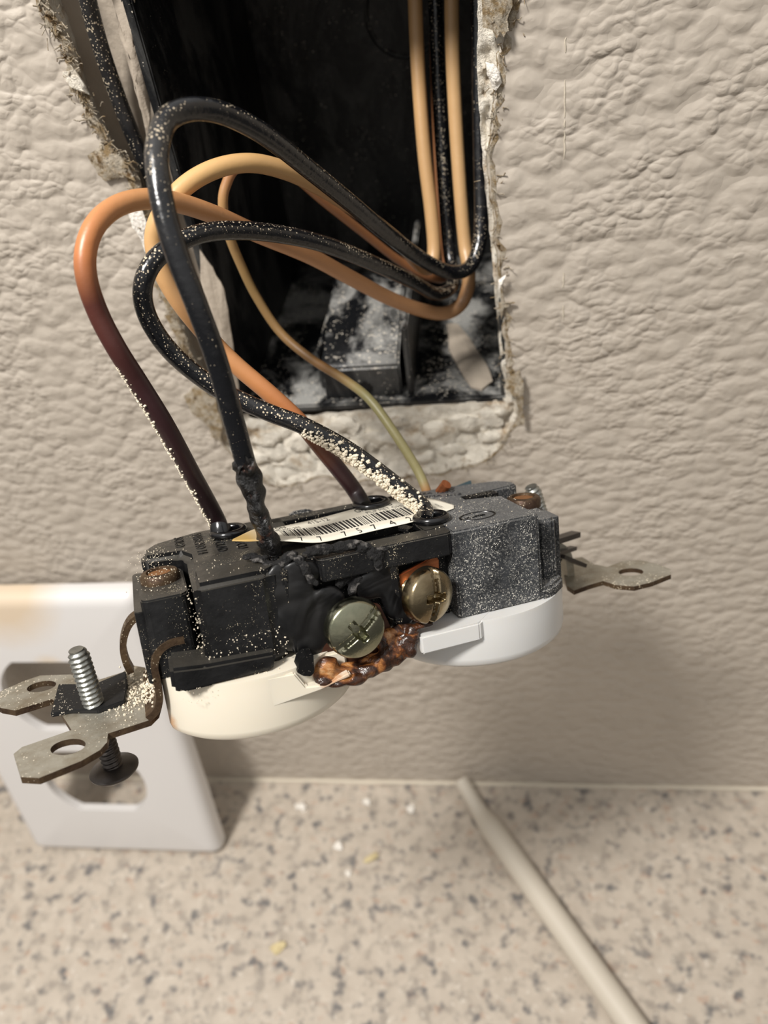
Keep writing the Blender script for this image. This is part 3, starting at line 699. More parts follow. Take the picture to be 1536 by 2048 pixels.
# --- terminals, screws
def poly_side(pxs, C0): return [(p[0], p[2]) for p in xyz(pxs, 1, C0)]
bm = bmesh.new(); prism(bm, poly_side([(784, 1158), (800, 1150), (868, 1112), (878, 1118), (880, 1160), (900, 1200), (880, 1222), (845, 1222), (812, 1205), (790, 1195)], -11.6), -11.6, -10.8, 1, 0.15)
build('terminal_plate', bm, 'copper', dev)
bm = bmesh.new(); prism(bm, poly_side([(628, 1330), (634, 1285), (690, 1200), (760, 1210), (800, 1290), (745, 1345), (690, 1368), (645, 1365)], -12.4), -12.4, -11.6, 1, 0.15)
build('terminal_plate', bm, 'copper_burnt', dev)['label'] = 'scorched terminal plate'
def screw_head(name, u, v, C0, rad, mat, ang, tilt, lab):
    c = Lp(u, v, 1, C0); bm = bmesh.new(); NRr, NA = 34, 120
    ax = np.array([tilt[0], -1, tilt[1]]); ax /= np.linalg.norm(ax); e1 = np.cross(ax, [0, 0, 1.]); e1 /= np.linalg.norm(e1); e2 = np.cross(e1, ax)
    ca, sa = math.cos(ang), math.sin(ang); rings = []
    for i in range(NRr + 1):
        r = rad * i / NRr; ring = []
        for k in range(NA):
            a = 2 * math.pi * k / NA; x = r * math.cos(a); y = r * math.sin(a); xs = x * ca + y * sa; ys = -x * sa + y * ca
            t = r / rad; h = 2.35 * (1 - 0.50 * t ** 2.2) if t < 0.9 else 2.35 * (1 - 0.50 * t ** 2.2) * max(0.0, 1 - ((t - 0.9) / 0.1) ** 2.2) ** 0.5
            def sst(d, w): return max(0, min(1, (w - d) / 0.28 + 0.5))
            slot = sst(abs(ys), 0.50) * 0.75
            cr = sst(abs(xs), 0.48) * sst(abs(ys), 1.7) * 1.3
            ctr = sst(math.hypot(xs, ys), 0.85) * 1.6
            h = max(h - max(slot, cr, ctr), 0.35 if t < 0.93 else 0.0)
            ring.append(bm.verts.new(c + e1 * x + e2 * y + ax * (h - 1.6)))
        rings.append(ring)
    for i in range(1, NRr):
        for k in range(NA): bm.faces.new((rings[i][k], rings[i][(k + 1) % NA], rings[i + 1][(k + 1) % NA], rings[i + 1][k]))
    cv = bm.verts.new(c + ax * (2.35 - 1.6 - 1.6))
    for k in range(NA): bm.faces.new((cv, rings[1][k], rings[1][(k + 1) % NA]))
    for v_ in rings[0]: bm.verts.remove(v_)
    low = [bm.verts.new(v_.co - Vector(ax) * 0.6) for v_ in rings[-1]]
    for k in range(NA): bm.faces.new((rings[-1][k], rings[-1][(k + 1) % NA], low[(k + 1) % NA], low[k]))
    bmesh.ops.recalc_face_normals(bm, faces=bm.faces)
    o = build(name, bm, mat, dev, angle=50); o['label'] = lab
    bm = bmesh.new(); thread(bm, c - ax * 6.5, c - ax * 1.8, 1.9, 0.8, 0.3, 24, 0.01); build('screw_shank', bm, mat, o)
    bm = bmesh.new(); lathe(bm, c - ax * 2.9, ax, [(3.2, 0), (3.4, 0.3), (3.4, 0.6), (3.0, 0.8)], 36); build('washer', bm, mat, o)
    return o
screw_head('terminal_screw', 716, 1262, -16.8, 4.4, 'brass_green', math.radians(-35), (0.05, 0.05), 'left greenish brass terminal screw')
screw_head('terminal_screw', 868, 1195, -16.2, 4.25, 'brass_gold', math.radians(100), (0.36, -0.02), 'right golden brass terminal screw')
# --- melted plastic
bm = bmesh.new()
def bl(u, v, C0, r, **k): blob(bm, Lp(u, v, 1, C0), r, 3, **k)
for u, v, C0, r in [(600, 1235, -12.3, (2.9, 1.6, 3.6)), (640, 1250, -12.6, (2.6, 1.4, 3.4)), (585, 1190, -12.0, (2.6, 1.3, 2.6)), (620, 1290, -12.6, (2.0, 1.4, 2.2)), (575, 1270, -12.0, (2.2, 1.0, 2.4)), (600, 1150, -11.6, (2.6, 1.2, 2.0)), (655, 1200, -12.2, (2.2, 1.2, 2.0)), (740, 1170, -11.6, (2.0, 1.3, 2.2)), (560, 1160, -11.2, (1.8, 1.2, 2.2)), (815, 1262, -13.0, (1.4, .8, .9)), (790, 1215, -12.3, (1.3, 1.0, 1.8))]:
    bl(u, v, C0 * 0.5 - 5.6, (r[0] * 1.25, r[1] * 0.62, r[2] * 1.15), jit=0.12)
prism(bm, poly_side([(728, 1112), (778, 1110), (800, 1165), (836, 1238), (800, 1262), (770, 1215)], -12), -12.2, -10, 1, 0.4)
o = build('melted_housing', bm, 'melt_black', dev); remesh(o, 0.2, 18)
bm = bmesh.new()
for u, v, C0, r in [(580, 1112, -10.5, (1.2, 1, .7)), (600, 1122, -11.6, (.8, .7, .8)), (612, 1140, -12.6, (.7, .6, 1.1)), (622, 1158, -12.8, (.6, .5, .8)), (632, 1166, -12.9, (.45, .45, .45)), (728, 1095, -12.0, (1.1, .9, .8)), (752, 1108, -12.4, (1.3, .8, 1.1)), (758, 1130, -12.8, (.8, .6, .9)), (770, 1098, -11.8, (.9, .7, .6)), (640, 1100, -11.8, (2.4, .8, .8)), (690, 1092, -11.8, (2.6, .8, .8)), (565, 1128, -10.8, (1.1, .9, .9)), (540, 1130, -9.6, (1.0, .9, .6)), (655, 1125, -11.2, (1.6, .8, 1.0)), (700, 1150, -10.8, (1.6, .8, 1.2)), (680, 1165, -11.2, (.8, .6, .8)), (718, 1160, -11.5, (.8, .6, .8)), (705, 1180, -11.5, (.8, .6, .7)), (520, 1118, -8.6, (1.3, .9, .5)), (500, 1112, -7, (1.2, .9, .4))]:
    bl(u, v, C0, r, jit=0.6, fr=1.4)
o = build('charred_crust', bm, 'crust', dev); remesh(o, 0.18, 1)
bm = bmesh.new()
for u, v, C0, r in [(650, 1362, -14.8, (1.2, .9, .6)), (680, 1364, -14.9, (1.6, .9, .6)), (712, 1358, -14.8, (1.6, 1.1, .8)), (740, 1340, -14.4, (1.6, 1.2, 1.0)), (762, 1324, -14.0, (1.7, 1.3, 1.3)), (788, 1306, -13.8, (1.8, 1.4, 1.6)), (812, 1290, -14.0, (1.3, 1.4, 1.5)), (824, 1272, -14.4, (1.0, 1.0, 1.3)), (805, 1262, -13.2, (1.8, 1.0, .9)), (845, 1250, -14.4, (1.6, .8, .45)), (778, 1282, -13.0, (1.8, 1.2, 1.6)), (822, 1302, -15.0, (.8, .8, .9)), (745, 1325, -13.2, (2.0, 1.2, 1.2)), (690, 1345, -13.8, (2.2, 1.0, 1.3)), (655, 1338, -14.2, (1.6, 1.0, 1.6)), (636, 1350, -14.3, (.6, .7, .9))]:
    bl(u, v, C0, (r[0] * 1.2, r[1] * 1.05, r[2] * 1.25), jit=0.22, fr=1.0)
o = build('melted_face', bm, 'melt_brown', dev); remesh(o, 0.16, 10)
bm = bmesh.new(); pass; 
prism(bm, [(p[0], p[2]) for p in xyz([(594, 1345), (600, 1325), (612, 1312), (627, 1310), (629, 1345), (622, 1353), (606, 1352)], 1, -15.8)], -15.85, -13, 1, 0.1)
build('burn_hole', bm, 'slot', dev)
# --- mounting strap
FL = -3.4
def plane_poly(px, B): return [(p[0], p[1]) for p in xyz(px, 2, B)]
def plate_with_hole(bm, poly, hole, z0, z1):
    t = bmesh.new(); es = []; layers = []
    for z in (z0, z1):
        a = [t.verts.new((x, y, z)) for x, y in poly]; b = [[t.verts.new((x, y, z)) for x, y in hh] for hh in hole]; e = []
        for lp in [a] + b: e += [t.edges.new((lp[i], lp[(i + 1) % len(lp)])) for i in range(len(lp))]
        bmesh.ops.triangle_fill(t, use_beauty=True, use_dissolve=False, edges=e); layers.append([a] + b)
    for la, lb in zip(*layers):
        for i in range(len(la)): t.faces.new((la[i], la[(i + 1) % len(la)], lb[(i + 1) % len(la)], lb[i]))
    bmesh.ops.recalc_face_normals(t, faces=t.faces); merge(bm, t)
def oval(cx, cy, a, b, n=28, rot=0.0):
    out = []
    for i in range(n):
        t = 2 * math.pi * i / n; x, y = a * math.cos(t), b * math.sin(t); out.append((cx + x * math.cos(rot) - y * math.sin(rot), cy + x * math.sin(rot) + y * math.cos(rot)))
    return out
# left end
strap_px = [(322, 1402), (316, 1424), (300, 1440), (216, 1467), (214, 1484), (200, 1500), (162, 1522), (78, 1556), (41, 1554), (27, 1508), (44, 1494), (143, 1460), (133, 1444), (124, 1430), (112, 1405), (104, 1398), (30, 1421), (2, 1416), (-28, 1400), (0, 1383), (48, 1362), (80, 1351), (140, 1349), (196, 1360), (246, 1344), (262, 1330), (290, 1335)]
def ov_px(u, v, ru, rv, B, n=24): return [tuple(Lp(u + ru * math.cos(a), v + rv * math.sin(a), 2, B)[:2]) for a in np.linspace(0, 2 * math.pi, n + 1)[:-1]]
def ov_px_t(u, v, ru, rv, tilt, B, n=26):
    o = []
    for a in np.linspace(0, 2 * math.pi, n + 1)[:-1]:
        x, y = ru * math.cos(a), rv * math.sin(a); o.append(tuple(Lp(u + x * math.cos(tilt) - y * math.sin(tilt), v + x * math.sin(tilt) + y * math.cos(tilt), 2, B)[:2]))
    return o
def edge_mat(bm):
    bm.normal_update()
    for f in bm.faces:
        if abs(f.normal.z) < 0.7: f.material_index = 1
bm = bmesh.new()
plate_with_hole(bm, plane_poly(strap_px, FL), [ov_px_t(136, 1494, 36, 15, -0.2, FL), ov_px_t(83, 1373, 30, 10, -0.2, FL)], FL - 0.95, FL)
edge_mat(bm); strap = build('mounting_strap', bm, ['strap', 'patina'], dev, smooth=False)
def ribbon(bm, prof, y0, y1, th=0.8):
    """prof: centre line in (length, height); swept across the width y0..y1 (callables of t)"""
    pts = catmull([(a, 0, b) for a, b in prof], 6); n = len(pts); Lr = []
    for i, p in enumerate(pts):
        t = i / (n - 1); d = pts[min(i + 1, n - 1)] - pts[max(i - 1, 0)]; d /= np.linalg.norm(d); nn_ = np.array([-d[2], 0, d[0]])
        a = y0(t) if callable(y0) else y0; b = y1(t) if callable(y1) else y1
        q = [p + nn_ * th / 2, p - nn_ * th / 2]
        Lr.append([bm.verts.new((q[0][0], a, q[0][2])), bm.verts.new((q[0][0], b, q[0][2])), bm.verts.new((q[1][0], b, q[1][2])), bm.verts.new((q[1][0], a, q[1][2]))])
    for i in range(n - 1):
        for k in range(4): bm.faces.new((Lr[i][k], Lr[i][(k + 1) % 4], Lr[i + 1][(k + 1) % 4], Lr[i + 1][k]))
    bm.faces.new(Lr[0][::-1]); bm.faces.new(Lr[-1])
def prof_px(pxs, C0): return [(p[0], p[2]) for p in xyz(pxs, 1, C0)]
near = prof_px([(296, 1436), (312, 1420), (319, 1395), (314, 1360), (309, 1330), (318, 1302), (340, 1285), (368, 1278)], -8.5)
bm = bmesh.new()
ribbon(bm, near, -9.0, -5.0, 1.0)
mid = near[:5]; ribbon(bm, mid, lambda t: -7.2, lambda t: 6.5 - 1.0 * t, 0.8)
far = prof_px([(262, 1338), (252, 1318), (246, 1290), (250, 1262), (262, 1238), (284, 1222)], 8.0)
ribbon(bm, far, 6.2, 8.8, 1.0)
build('strap_arm', bm, 'patina', strap, angle=50)
bm = bmesh.new()
for i in range(420):
    t = random.random(); k = min(int(t * 3.999), 3); a = np.array(near[k]); b = np.array(near[k + 1]); p = a + (b - a) * (t * 3.999 - k)
    y = random.gauss(-1.0, 2.6)
    blob(bm, (p[0] - 0.45 + random.uniform(-.25, .1), y, p[1] + 0.2 + random.uniform(-.1, .3)), random.uniform(0.08, 0.26), 1, 0.6)
for i in range(260):
    blob(bm, (random.gauss(-38.5, 1.6), random.gauss(1.5, 3.2), FL + 0.08), random.uniform(0.07, 0.22), 1, 0.6)
o = build('plaster_grains', bm, 'grain', strap); o['kind'] = 'stuff'
# right end
bm = bmesh.new()
rpx = [(1128, 1152), (1134, 1172), (1148, 1181), (1178, 1170), (1206, 1162), (1232, 1170), (1268, 1173), (1304, 1164), (1342, 1149), (1341, 1138), (1312, 1127), (1278, 1120), (1246, 1122), (1214, 1134), (1188, 1128), (1164, 1114), (1140, 1118)]
plate_with_hole(bm, plane_poly(rpx, FL), [ov_px_t(1262, 1144, 25, 7.5, -0.02, FL)], FL - 0.85, FL)
edge_mat(bm); s2 = build('mounting_strap', bm, ['strap', 'patina'], dev, smooth=False); s2['label'] = 'right end of the strap with one bent ear'
c0 = Lp(1140, 1150, 2, FL)[1]
rp = prof_px([(1152, 1174), (1141, 1160), (1138, 1138), (1134, 1112), (1123, 1096), (1108, 1092), (1098, 1106)], c0)
bm = bmesh.new(); ribbon(bm, rp, c0 - 0.6, c0 + 6.5, 1.5); build('strap_arm', bm, 'strap', s2)
# grounding clip fingers
bm = bmesh.new()
def rod_px(bm, a, b, r, flat=0.5):
    path = [PD(*a), PD(*b)]; path = [toL(p) for p in path]; path = [path[0] + (path[1] - path[0]) * t for t in np.linspace(0, 1, 5)]
    d = path[-1] - path[0]; d /= np.linalg.norm(d); u = np.cross(d, [0, 0, 1.]); u /= np.linalg.norm(u); w = np.cross(d, u); R_ = []
    for p in path: R_.append([bm.verts.new(p + u * r * sx + w * r * flat * sy) for sx, sy in ((1, 1), (-1, 1), (-1, -1), (1, -1))])
    for i in range(4):
        for k in range(4): bm.faces.new((R_[i][k], R_[i][(k + 1) % 4], R_[i + 1][(k + 1) % 4], R_[i + 1][k]))
    bm.faces.new(R_[0][::-1]); bm.faces.new(R_[-1])
rod_px(bm, (1098, 1085, 141), (1152, 1068, 147), 1.0, 0.5); rod_px(bm, (1108, 1108, 141), (1147, 1096, 147), 0.7, 0.5); rod_px(bm, (1122, 1112, 142), (1166, 1130, 146), 0.9, 0.4)
build('grounding_clip', bm, 'dark_screw', dev, smooth=False)
# ground tab behind
bm = bmesh.new()
q = [toL(PD(u, v, d)) for u, v, d in [(862, 992, 139), (884, 985, 139), (942, 961, 142), (946, 985, 142), (930, 1000, 141), (870, 1005, 139)]]
f1 = [bm.verts.new(p) for p in q]; f2 = [bm.verts.new(p + np.array([0, 0.9, -0.2])) for p in q]
bm.faces.new(f1); bm.faces.new(f2[::-1])
for i in range(6): bm.faces.new((f1[i], f2[i], f2[(i + 1) % 6], f1[(i + 1) % 6]))
bmesh.ops.recalc_face_normals(bm, faces=bm.faces); build('ground_tab', bm, 'blue_steel', dev, smooth=False)
# small rubber tab seen behind the far rail
bm = bmesh.new(); prism(bm, [(-12.0, 14), (-11.4, 17.5), (-8.2, 18.2), (-5.4, 14.2)], -13.8, -12.6, 1, 0.4) if False else None
p = Lp(600, 1032, 1, 13.6); prism(bm, [(p[0] - 2.2, 14), (p[0] - 2.0, p[2] + .3), (p[0] - 1.2, p[2] + 0.9), (p[0] + 1.6, p[2] + .9), (p[0] + 3.6, p[2] - .4), (p[0] + 4, 14)], 13.4, 14.6, 1, 0.3); build('side_tab', bm, 'housing_dusty', dev)
# --- mounting screws and fibre washer
def mscrew(tip, foot, r, head, mat_top, mat_low, lab):
    a, b = toL(PD(*tip)), toL(PD(*foot)); ax = (a - b) / np.linalg.norm(a - b); L = np.linalg.norm(a - b)
    bm = bmesh.new(); mid = b + ax * L * 0.52
    thread(bm, mid, a, r, 0.79, 0.34, 30, 1.3); o = build('mounting_screw', bm, mat_top, dev, angle=60); o['label'] = lab
    bm = bmesh.new(); thread(bm, b, mid, r, 0.79, 0.34, 30, 0.01); build('lower_thread', bm, mat_low, o, angle=60)
    if head:
        bm = bmesh.new(); lathe(bm, b - ax * 0.3, -ax, [(1.7, -0.4), (3.55, 0.1), (3.75, 0.35), (3.7, 0.6), (3.0, 1.25), (1.6, 1.6), (0.01, 1.65)], 40); build('screw_head', bm, mat_low, o)
    return a, b
mscrew((153, 1298, 113.5), (226, 1530, 121.0), 1.62, True, 'zinc', 'dark_screw', 'left mounting screw, zinc tip and dark head')
mscrew((1062, 972, 141.0), (1108, 1122, 147.0), 1.62, False, 'zinc', 'zinc', 'right mounting screw')
bm = bmesh.new(); prism(bm, plane_poly([(102, 1432), (118, 1372), (190, 1372), (252, 1346), (256, 1372), (250, 1405), (196, 1424), (140, 1424)], FL + 0.35), FL + 0.05, FL + 0.75, 2, 0.12); build('fiber_washer', bm, 'fiber', dev)
# --- label with barcode
lab_lo = [(464, 1081, 20.0), (500, 1082, 19.6), (540, 1080, 19.0), (580, 1082, 18.2), (640, 1084, 17.2), (700, 1072, 16.8), (760, 1058, 16.75), (830, 1042, 16.75), (880, 1026, 16.75), (908, 1016, 16.75)]
lab_hi = [(466, 1078, 20.0), (512, 1057, 18.8), (545, 1056, 17.6), (590, 1047, 17.0), (640, 1036, 16.8), (700, 1020, 16.75), (760, 1006, 16.75), (825, 995, 16.75), (868, 998, 16.75), (908, 1010, 16.75)]
LO = catmull([Lp(*p[:2], 2, p[2]) for p in lab_lo], 4); HI = catmull([Lp(*p[:2], 2, p[2]) for p in lab_hi], 4)
bm = bmesh.new(); lay = bm.loops.layers.float_color.new('tint'); NL = len(LO); rows = []
def labp(s, t, lift=0.0):
    x = s * (NL - 1); i = min(int(x), NL - 2); f = x - i; a = LO[i] * (1 - f) + LO[i + 1] * f; b = HI[i] * (1 - f) + HI[i + 1] * f
    return a * (1 - t) + b * t + np.array([0, 0, lift])
rows = [[bm.verts.new(labp(i / 72, j / 6)) for i in range(73)] for j in range(7)]
def labc(s, t):
    k = max(0, min(1, (0.30 - s - 0.10 * t) / 0.18)); a, b = np.array(lin((226, 220, 204))), np.array(lin((190, 158, 96))); return tuple(a * (1 - k) + b * k)
for j in range(6):
    for i in range(72):
        f = bm.faces.new((rows[j][i], rows[j][i + 1], rows[j + 1][i + 1], rows[j + 1][i]))
        for lp, (a, b) in zip(f.loops, ((i, j), (i + 1, j), (i + 1, j + 1), (i, j + 1))): lp[lay] = labc(a / 72, b / 6)
label = build('label_sticker', bm, 'label', dev); sm = label.modifiers.new('t', 'SOLIDIFY'); sm.thickness = 0.0001; sm.offset = -1
label['label'] = 'peeling white sticker with a barcode'
bm = bmesh.new(); s = 0.30; rnd = random.Random(3)
while s < 0.83:
    w = rnd.choice([0.003, 0.003, 0.006, 0.009]); sk = -0.035
    q = [labp(s - sk * 0.0, 0.27, .05), labp(s + w, 0.27, .05), labp(s + w + sk, 0.62, .05), labp(s + sk, 0.62, .05)]
    bm.faces.new([bm.verts.new(p) for p in q]); s += w + rnd.choice([0.003, 0.004, 0.006])
build('barcode', bm, 'ink', label, smooth=False)
def label_text(s0, t0, txt, hs, ws, name='label_text', mat='ink', skew=-0.1):
    t = text_bm(txt, 1.0)
    for v in t.verts:
        x, y = v.co.x * ws, v.co.y * hs; p = labp(min(.999, max(0, s0 + x + skew * y)), min(.99, t0 + y), 0.05); v.co = Vector(p)
    build(name, t, mat, label, smooth=False)
label_text(0.205, 0.79, 'TTON', 0.27, 0.034); label_text(0.40, 0.79, '415-12', 0.22, 0.030, mat='ink_faded'); label_text(0.58, 0.80, 'GRN OR B', 0.22, 0.028)
label_text(0.235, 0.655, 'HEN-MAL 250', 0.15, 0.022, mat='ink_faded'); label_text(0.62, 0.655, 'PILIP MET OHL', 0.14, 0.020, mat='ink_faded')
for s0, ch in ((0.375, '7'), (0.445, '7'), (0.535, '7'), (0.590, '5'), (0.645, '7'), (0.705, '4'), (0.76, '2')): label_text(s0, 0.03, ch, 0.26, 0.036, mat='ink')
label_text(0.90, 0.35, '(R)', 0.4, 0.02, mat='ink_faded')
# --- raised lettering
def relief(lines, o, dx, dy, size, name, mat, sx=1.0, rise=0.12):
    """letters standing on the back: dx = writing direction, dy = direction of letter tops (length, width)"""
    bm = bmesh.new(); dx = np.array(dx, float); dy = np.array(dy, float)
    for k, s_ in enumerate(lines):
        t = text_bm(s_, size, 0.5)
        for v in t.verts:
            q = np.array(o) + dx * v.co.x * sx + dy * (v.co.y - k * size * 1.35); v.co = Vector((q[0], q[1], HB + (rise if v.co.z > 0 else -0.1)))
        merge(bm, t)
    build(name, bm, mat, dev, smooth=False)
relief(['USE WITH CU', 'OR CU CLAD', 'WIRE NO 14', 'SOLID'], (-18.6, 12.8), (0, -1), (1, 0), 2.2, 'raised_lettering', 'emboss', 0.95)
relief(['15A 125V', 'NEMA 5-15'], (14.6, 10.5), (1, -0.45), (0.45, 1), 1.5, 'raised_lettering', 'emboss_grey')
bm = bmesh.new(); c = Lp(955, 1032, 2, HB); 
for rr_ in (1.0,):
    t = bmesh.new(); torus(t, (0, 0, 0), (0, 0, 1), 1.9, 0.14, 40, 8); merge(bm, t, Matrix.Translation(Vector((c[0], c[1], HB))) @ Matrix.Diagonal((1.5, 1.0, 1, 1)))
build('raised_mark', bm, 'emboss', dev)
relief(['UL LISTED'], (c[0] - 2.2, c[1] - 0.5), (1, 0), (0, 1), 0.9, 'raised_lettering', 'emboss', 0.85)
# loose grains on the housing
bm = bmesh.new()
for i in range(520):
    if random.random() < 0.55: x, y, z = random.gauss(-31, 1.7), random.uniform(-6, 9), (14.6 if random.random() < .5 else HB + 0.05)
    else: x, y, z = random.uniform(-27, 27), random.uniform(-12, 12), HB + 0.05
    if abs(x) < 13 and -9 < y < -3: z = 15.0
    blob(bm, (x, y, z), random.uniform(0.03, 0.10), 1, 0.5)
for i in range(260):
    x = random.choice([random.gauss(-26.9, 0.35), random.uniform(-26, -15)]); blob(bm, (x, -12.65 if x > -26.7 else -10.5, random.uniform(1, 16) if x < -26 else random.uniform(0.5, 8)), random.uniform(0.03, 0.13), 1, 0.5)
for i in range(70): blob(bm, (random.uniform(-31, -17), -14.25, random.uniform(0.3, 3)), random.uniform(0.03, 0.11), 1, 0.5)
o = build('plaster_grains', bm, 'grain', dev); o['kind'] = 'stuff'

# ------------------------------------------------------------------ wires
TAN = lin((196, 158, 112)); TAN2 = lin((194, 140, 92)); ORG = lin((182, 114, 68)); PUR = lin((52, 28, 30)); BRN = lin((110, 62, 38)); BLK = lin((20, 17, 18))
def grad(stops):
    def f(t):
        for (t0, c0), (t1, c1) in zip(stops, stops[1:]):
            if t <= t1:
                k = max(0, (t - t0) / (t1 - t0)); return tuple(a * (1 - k) + b * k for a, b in zip(c0, c1))
        return stops[-1][1]
    return f
def wire(pts, r, mat, label, cols=None, rad=None, name='electrical_wire', loc=None, start=None):
    pp = ([start] if start is not None else []) + [P(*p) for p in pts]
    path = catmull(pp, 9); bm = bmesh.new(); lay = bm.loops.layers.float_color.new('tint') if cols else None
    tube(bm, path, rad or r, 24, True, cols, lay)
    root = bpy.data.objects.new(name, None); COL.objects.link(root); root.location = Vector(path[0]) * MM; root.empty_display_size = 0.005
    bmesh.ops.translate(bm, vec=-Vector(path[0]), verts=bm.verts)
    build('insulation', bm, mat, root); tag(root, label, 'wire', 'wires coming out of the box')
    return root, path
def wpart(root, path0, name, bm, mat, **k):
    bmesh.ops.translate(bm, vec=-Vector(path0), verts=bm.verts); return build(name, bm, mat, root, **k)
# burnt black wire with the tall loop
r1, p1 = wire([(492, 930, -61.5), (470, 850, -60.5), (433, 720, -59), (394, 612, -57.5), (358, 520, -55.5), (330, 430, -53), (316, 350, -50), (315, 290, -47), (335, 238, -43), (385, 218, -39), (450, 228, -35), (530, 270, -30), (620, 340, -23), (700, 405, -16), (780, 472, -8), (850, 522, 1), (903, 545, 6), (940, 533, 10), (958, 490, 13), (962, 430, 16), (960, 330, 20), (957, 150, 26), (955, -60, 32)], 1.42, 'black_wire', 'black wire with the tallest loop, its end charred, entering the front of the outlet')
e1 = W(Lp(553, 1122, 2, 15.0)); bm = bmesh.new()
cp = catmull([P(492, 930, -61.5), P(505, 975, -62.3), P(520, 1030, -63), P(536, 1080, -63.6), e1], 14)
tube(bm, cp, 1.5, 24, jitter=0.42)
blob(bm, P(482, 935, -62), (1.1, 1.1, 1.4), 2, 0.7); blob(bm, P(498, 935, -62.5), (.8, 1.0, 1.6), 2, 0.7)
wpart(r1, p1[0], 'charred_end', bm, 'charred')['label'] = 'charred peeling end'
# black wire, lower loop
s2_ = W(G['right'] + np.array([-0.9, 0.3, -0.6]))
r2, p2 = wire([(846, 1014, -50.3), (795, 972, -49), (700, 902, -47), (610, 853, -46), (540, 826, -45.5), (480, 800, -45), (420, 768, -45), (350, 712, -45), (306, 655, -45), (286, 600, -44.5), (292, 550, -43.5), (322, 508, -41), (380, 474, -37), (450, 461, -32), (550, 467, -25), (650, 489, -18), (750, 528, -9), (830, 566, 1), (872, 588, 7), (902, 576, 12), (906, 545, 17), (898, 500, 21), (890, 400, 25), (878, 200, 33), (868, -60, 41)], 1.38, 'black_wire_dusty', 'black wire looping lowest, caked with white plaster near the outlet', start=s2_)
def crust_on(path, i0, i1, n, side, rmin, rmax, spread):
    bm = bmesh.new(); fr = frames(path)
    for _ in range(n):
        x = i0 + (i1 - i0) * random.random(); i = int(x); p = path[i] + (path[i + 1] - path[i]) * (x - i); t = fr[i][0]
        s = np.array(side, float); s -= t * np.dot(s, t); s /= np.linalg.norm(s); w = np.cross(t, s); a = random.gauss(0, spread); k = math.sin(math.pi * (x - i0) / (i1 - i0)) ** 0.5
        rr = random.uniform(rmin, rmax) * (0.5 + 0.5 * k)
        blob(bm, p + (s * math.cos(a) + w * math.sin(a)) * (1.42 + rr * 0.3), (rr, rr, rr * 0.8), 1, 0.7)
    return bm
o = wpart(r2, p2[0], 'plaster_crust', crust_on(p2, 5, 36, 1100, (-0.55, -0.75, -0.2), 0.14, 0.42, 0.62), 'grain'); o['kind'] = 'stuff'
# tan wire, burnt purple towards the outlet
s3 = W(G['left'] + np.array([-1.2, 0.2, -0.5]))
r3, p3 = wire([(432, 1036, -52.0), (382, 945, -52.5), (330, 850, -52.5), (280, 770, -52), (235, 700, -52), (198, 630, -51), (174, 560, -50), (172, 500, -48), (193, 447, -45), (235, 412, -41), (290, 398, -37), (350, 404, -33), (430, 430, -27.5), (520, 470, -20), (620, 512, -13), (700, 555, -7), (780, 597, 0), (850, 622, 6), (893, 626, 9), (922, 608, 11), (936, 575, 12.5), (937, 535, 14), (930, 490, 17), (922, 400, 20), (912, 250, 25), (905, 100, 29), (903, -60, 33)], 1.42, 'tan_wire', 'tan wire in the leftmost loop, scorched purple-black down to the outlet',
    grad([(0, BLK), (0.14, PUR), (0.235, lin((84, 44, 36))), (0.29, ORG), (0.40, TAN2), (0.52, lin((196, 142, 98))), (0.7, lin((168, 126, 88))), (0.78, lin((150, 112, 76))), (0.84, TAN), (1, TAN)]), start=s3)
o = wpart(r3, p3[0], 'plaster_crust', crust_on(p3, 4, 42, 520, (-0.8, -0.35, -0.45), 0.08, 0.28, 0.42), 'grain'); o['kind'] = 'stuff'
bm = bmesh.new(); g0 = W(G['left'] + np.array([-1.0, 0.2, -1.5])); tube(bm, [g0, W(G['left'] + np.array([-1.2, 0.2, 0.3])), P(447, 1048, -52.2) * 0.2 + W(G['left'] + np.array([-1.2, 0.2, 0.6])) * 0.8], 1.8, 20); wpart(r3, p3[0], 'melted_collar', bm, 'grommet')
# tan wire behind, to the far hole
s4 = W(G['far'] + np.array([-1.2, 0.2, -0.5]))
r4, p4 = wire([(712, 985, -41.5), (690, 955, -41), (648, 903, -40.5), (598, 842, -39.5), (540, 788, -39), (472, 730, -38), (420, 678, -37), (362, 608, -35.5), (325, 545, -34.5), (308, 485, -33), (322, 430, -31.5), (368, 374, -28.5), (430, 338, -25), (500, 326, -21), (570, 341, -16.5), (640, 374, -11), (720, 424, -4.5), (800, 486, 4), (838, 528, 10), (860, 535, 14), (868, 500, 17), (862, 420, 20), (848, 300, 24), (835, 120, 30), (828, -60, 35)], 1.42, 'tan_wire_clean', 'tan wire passing behind the others to the far rear hole of the outlet',
    grad([(0, BLK), (0.10, PUR), (0.135, BRN), (0.17, ORG), (0.27, TAN2), (0.36, lin((200, 156, 106))), (0.5, lin((206, 166, 112))), (0.75, lin((170, 128, 84))), (0.83, TAN), (1, lin((190, 150, 104)))]), start=s4)
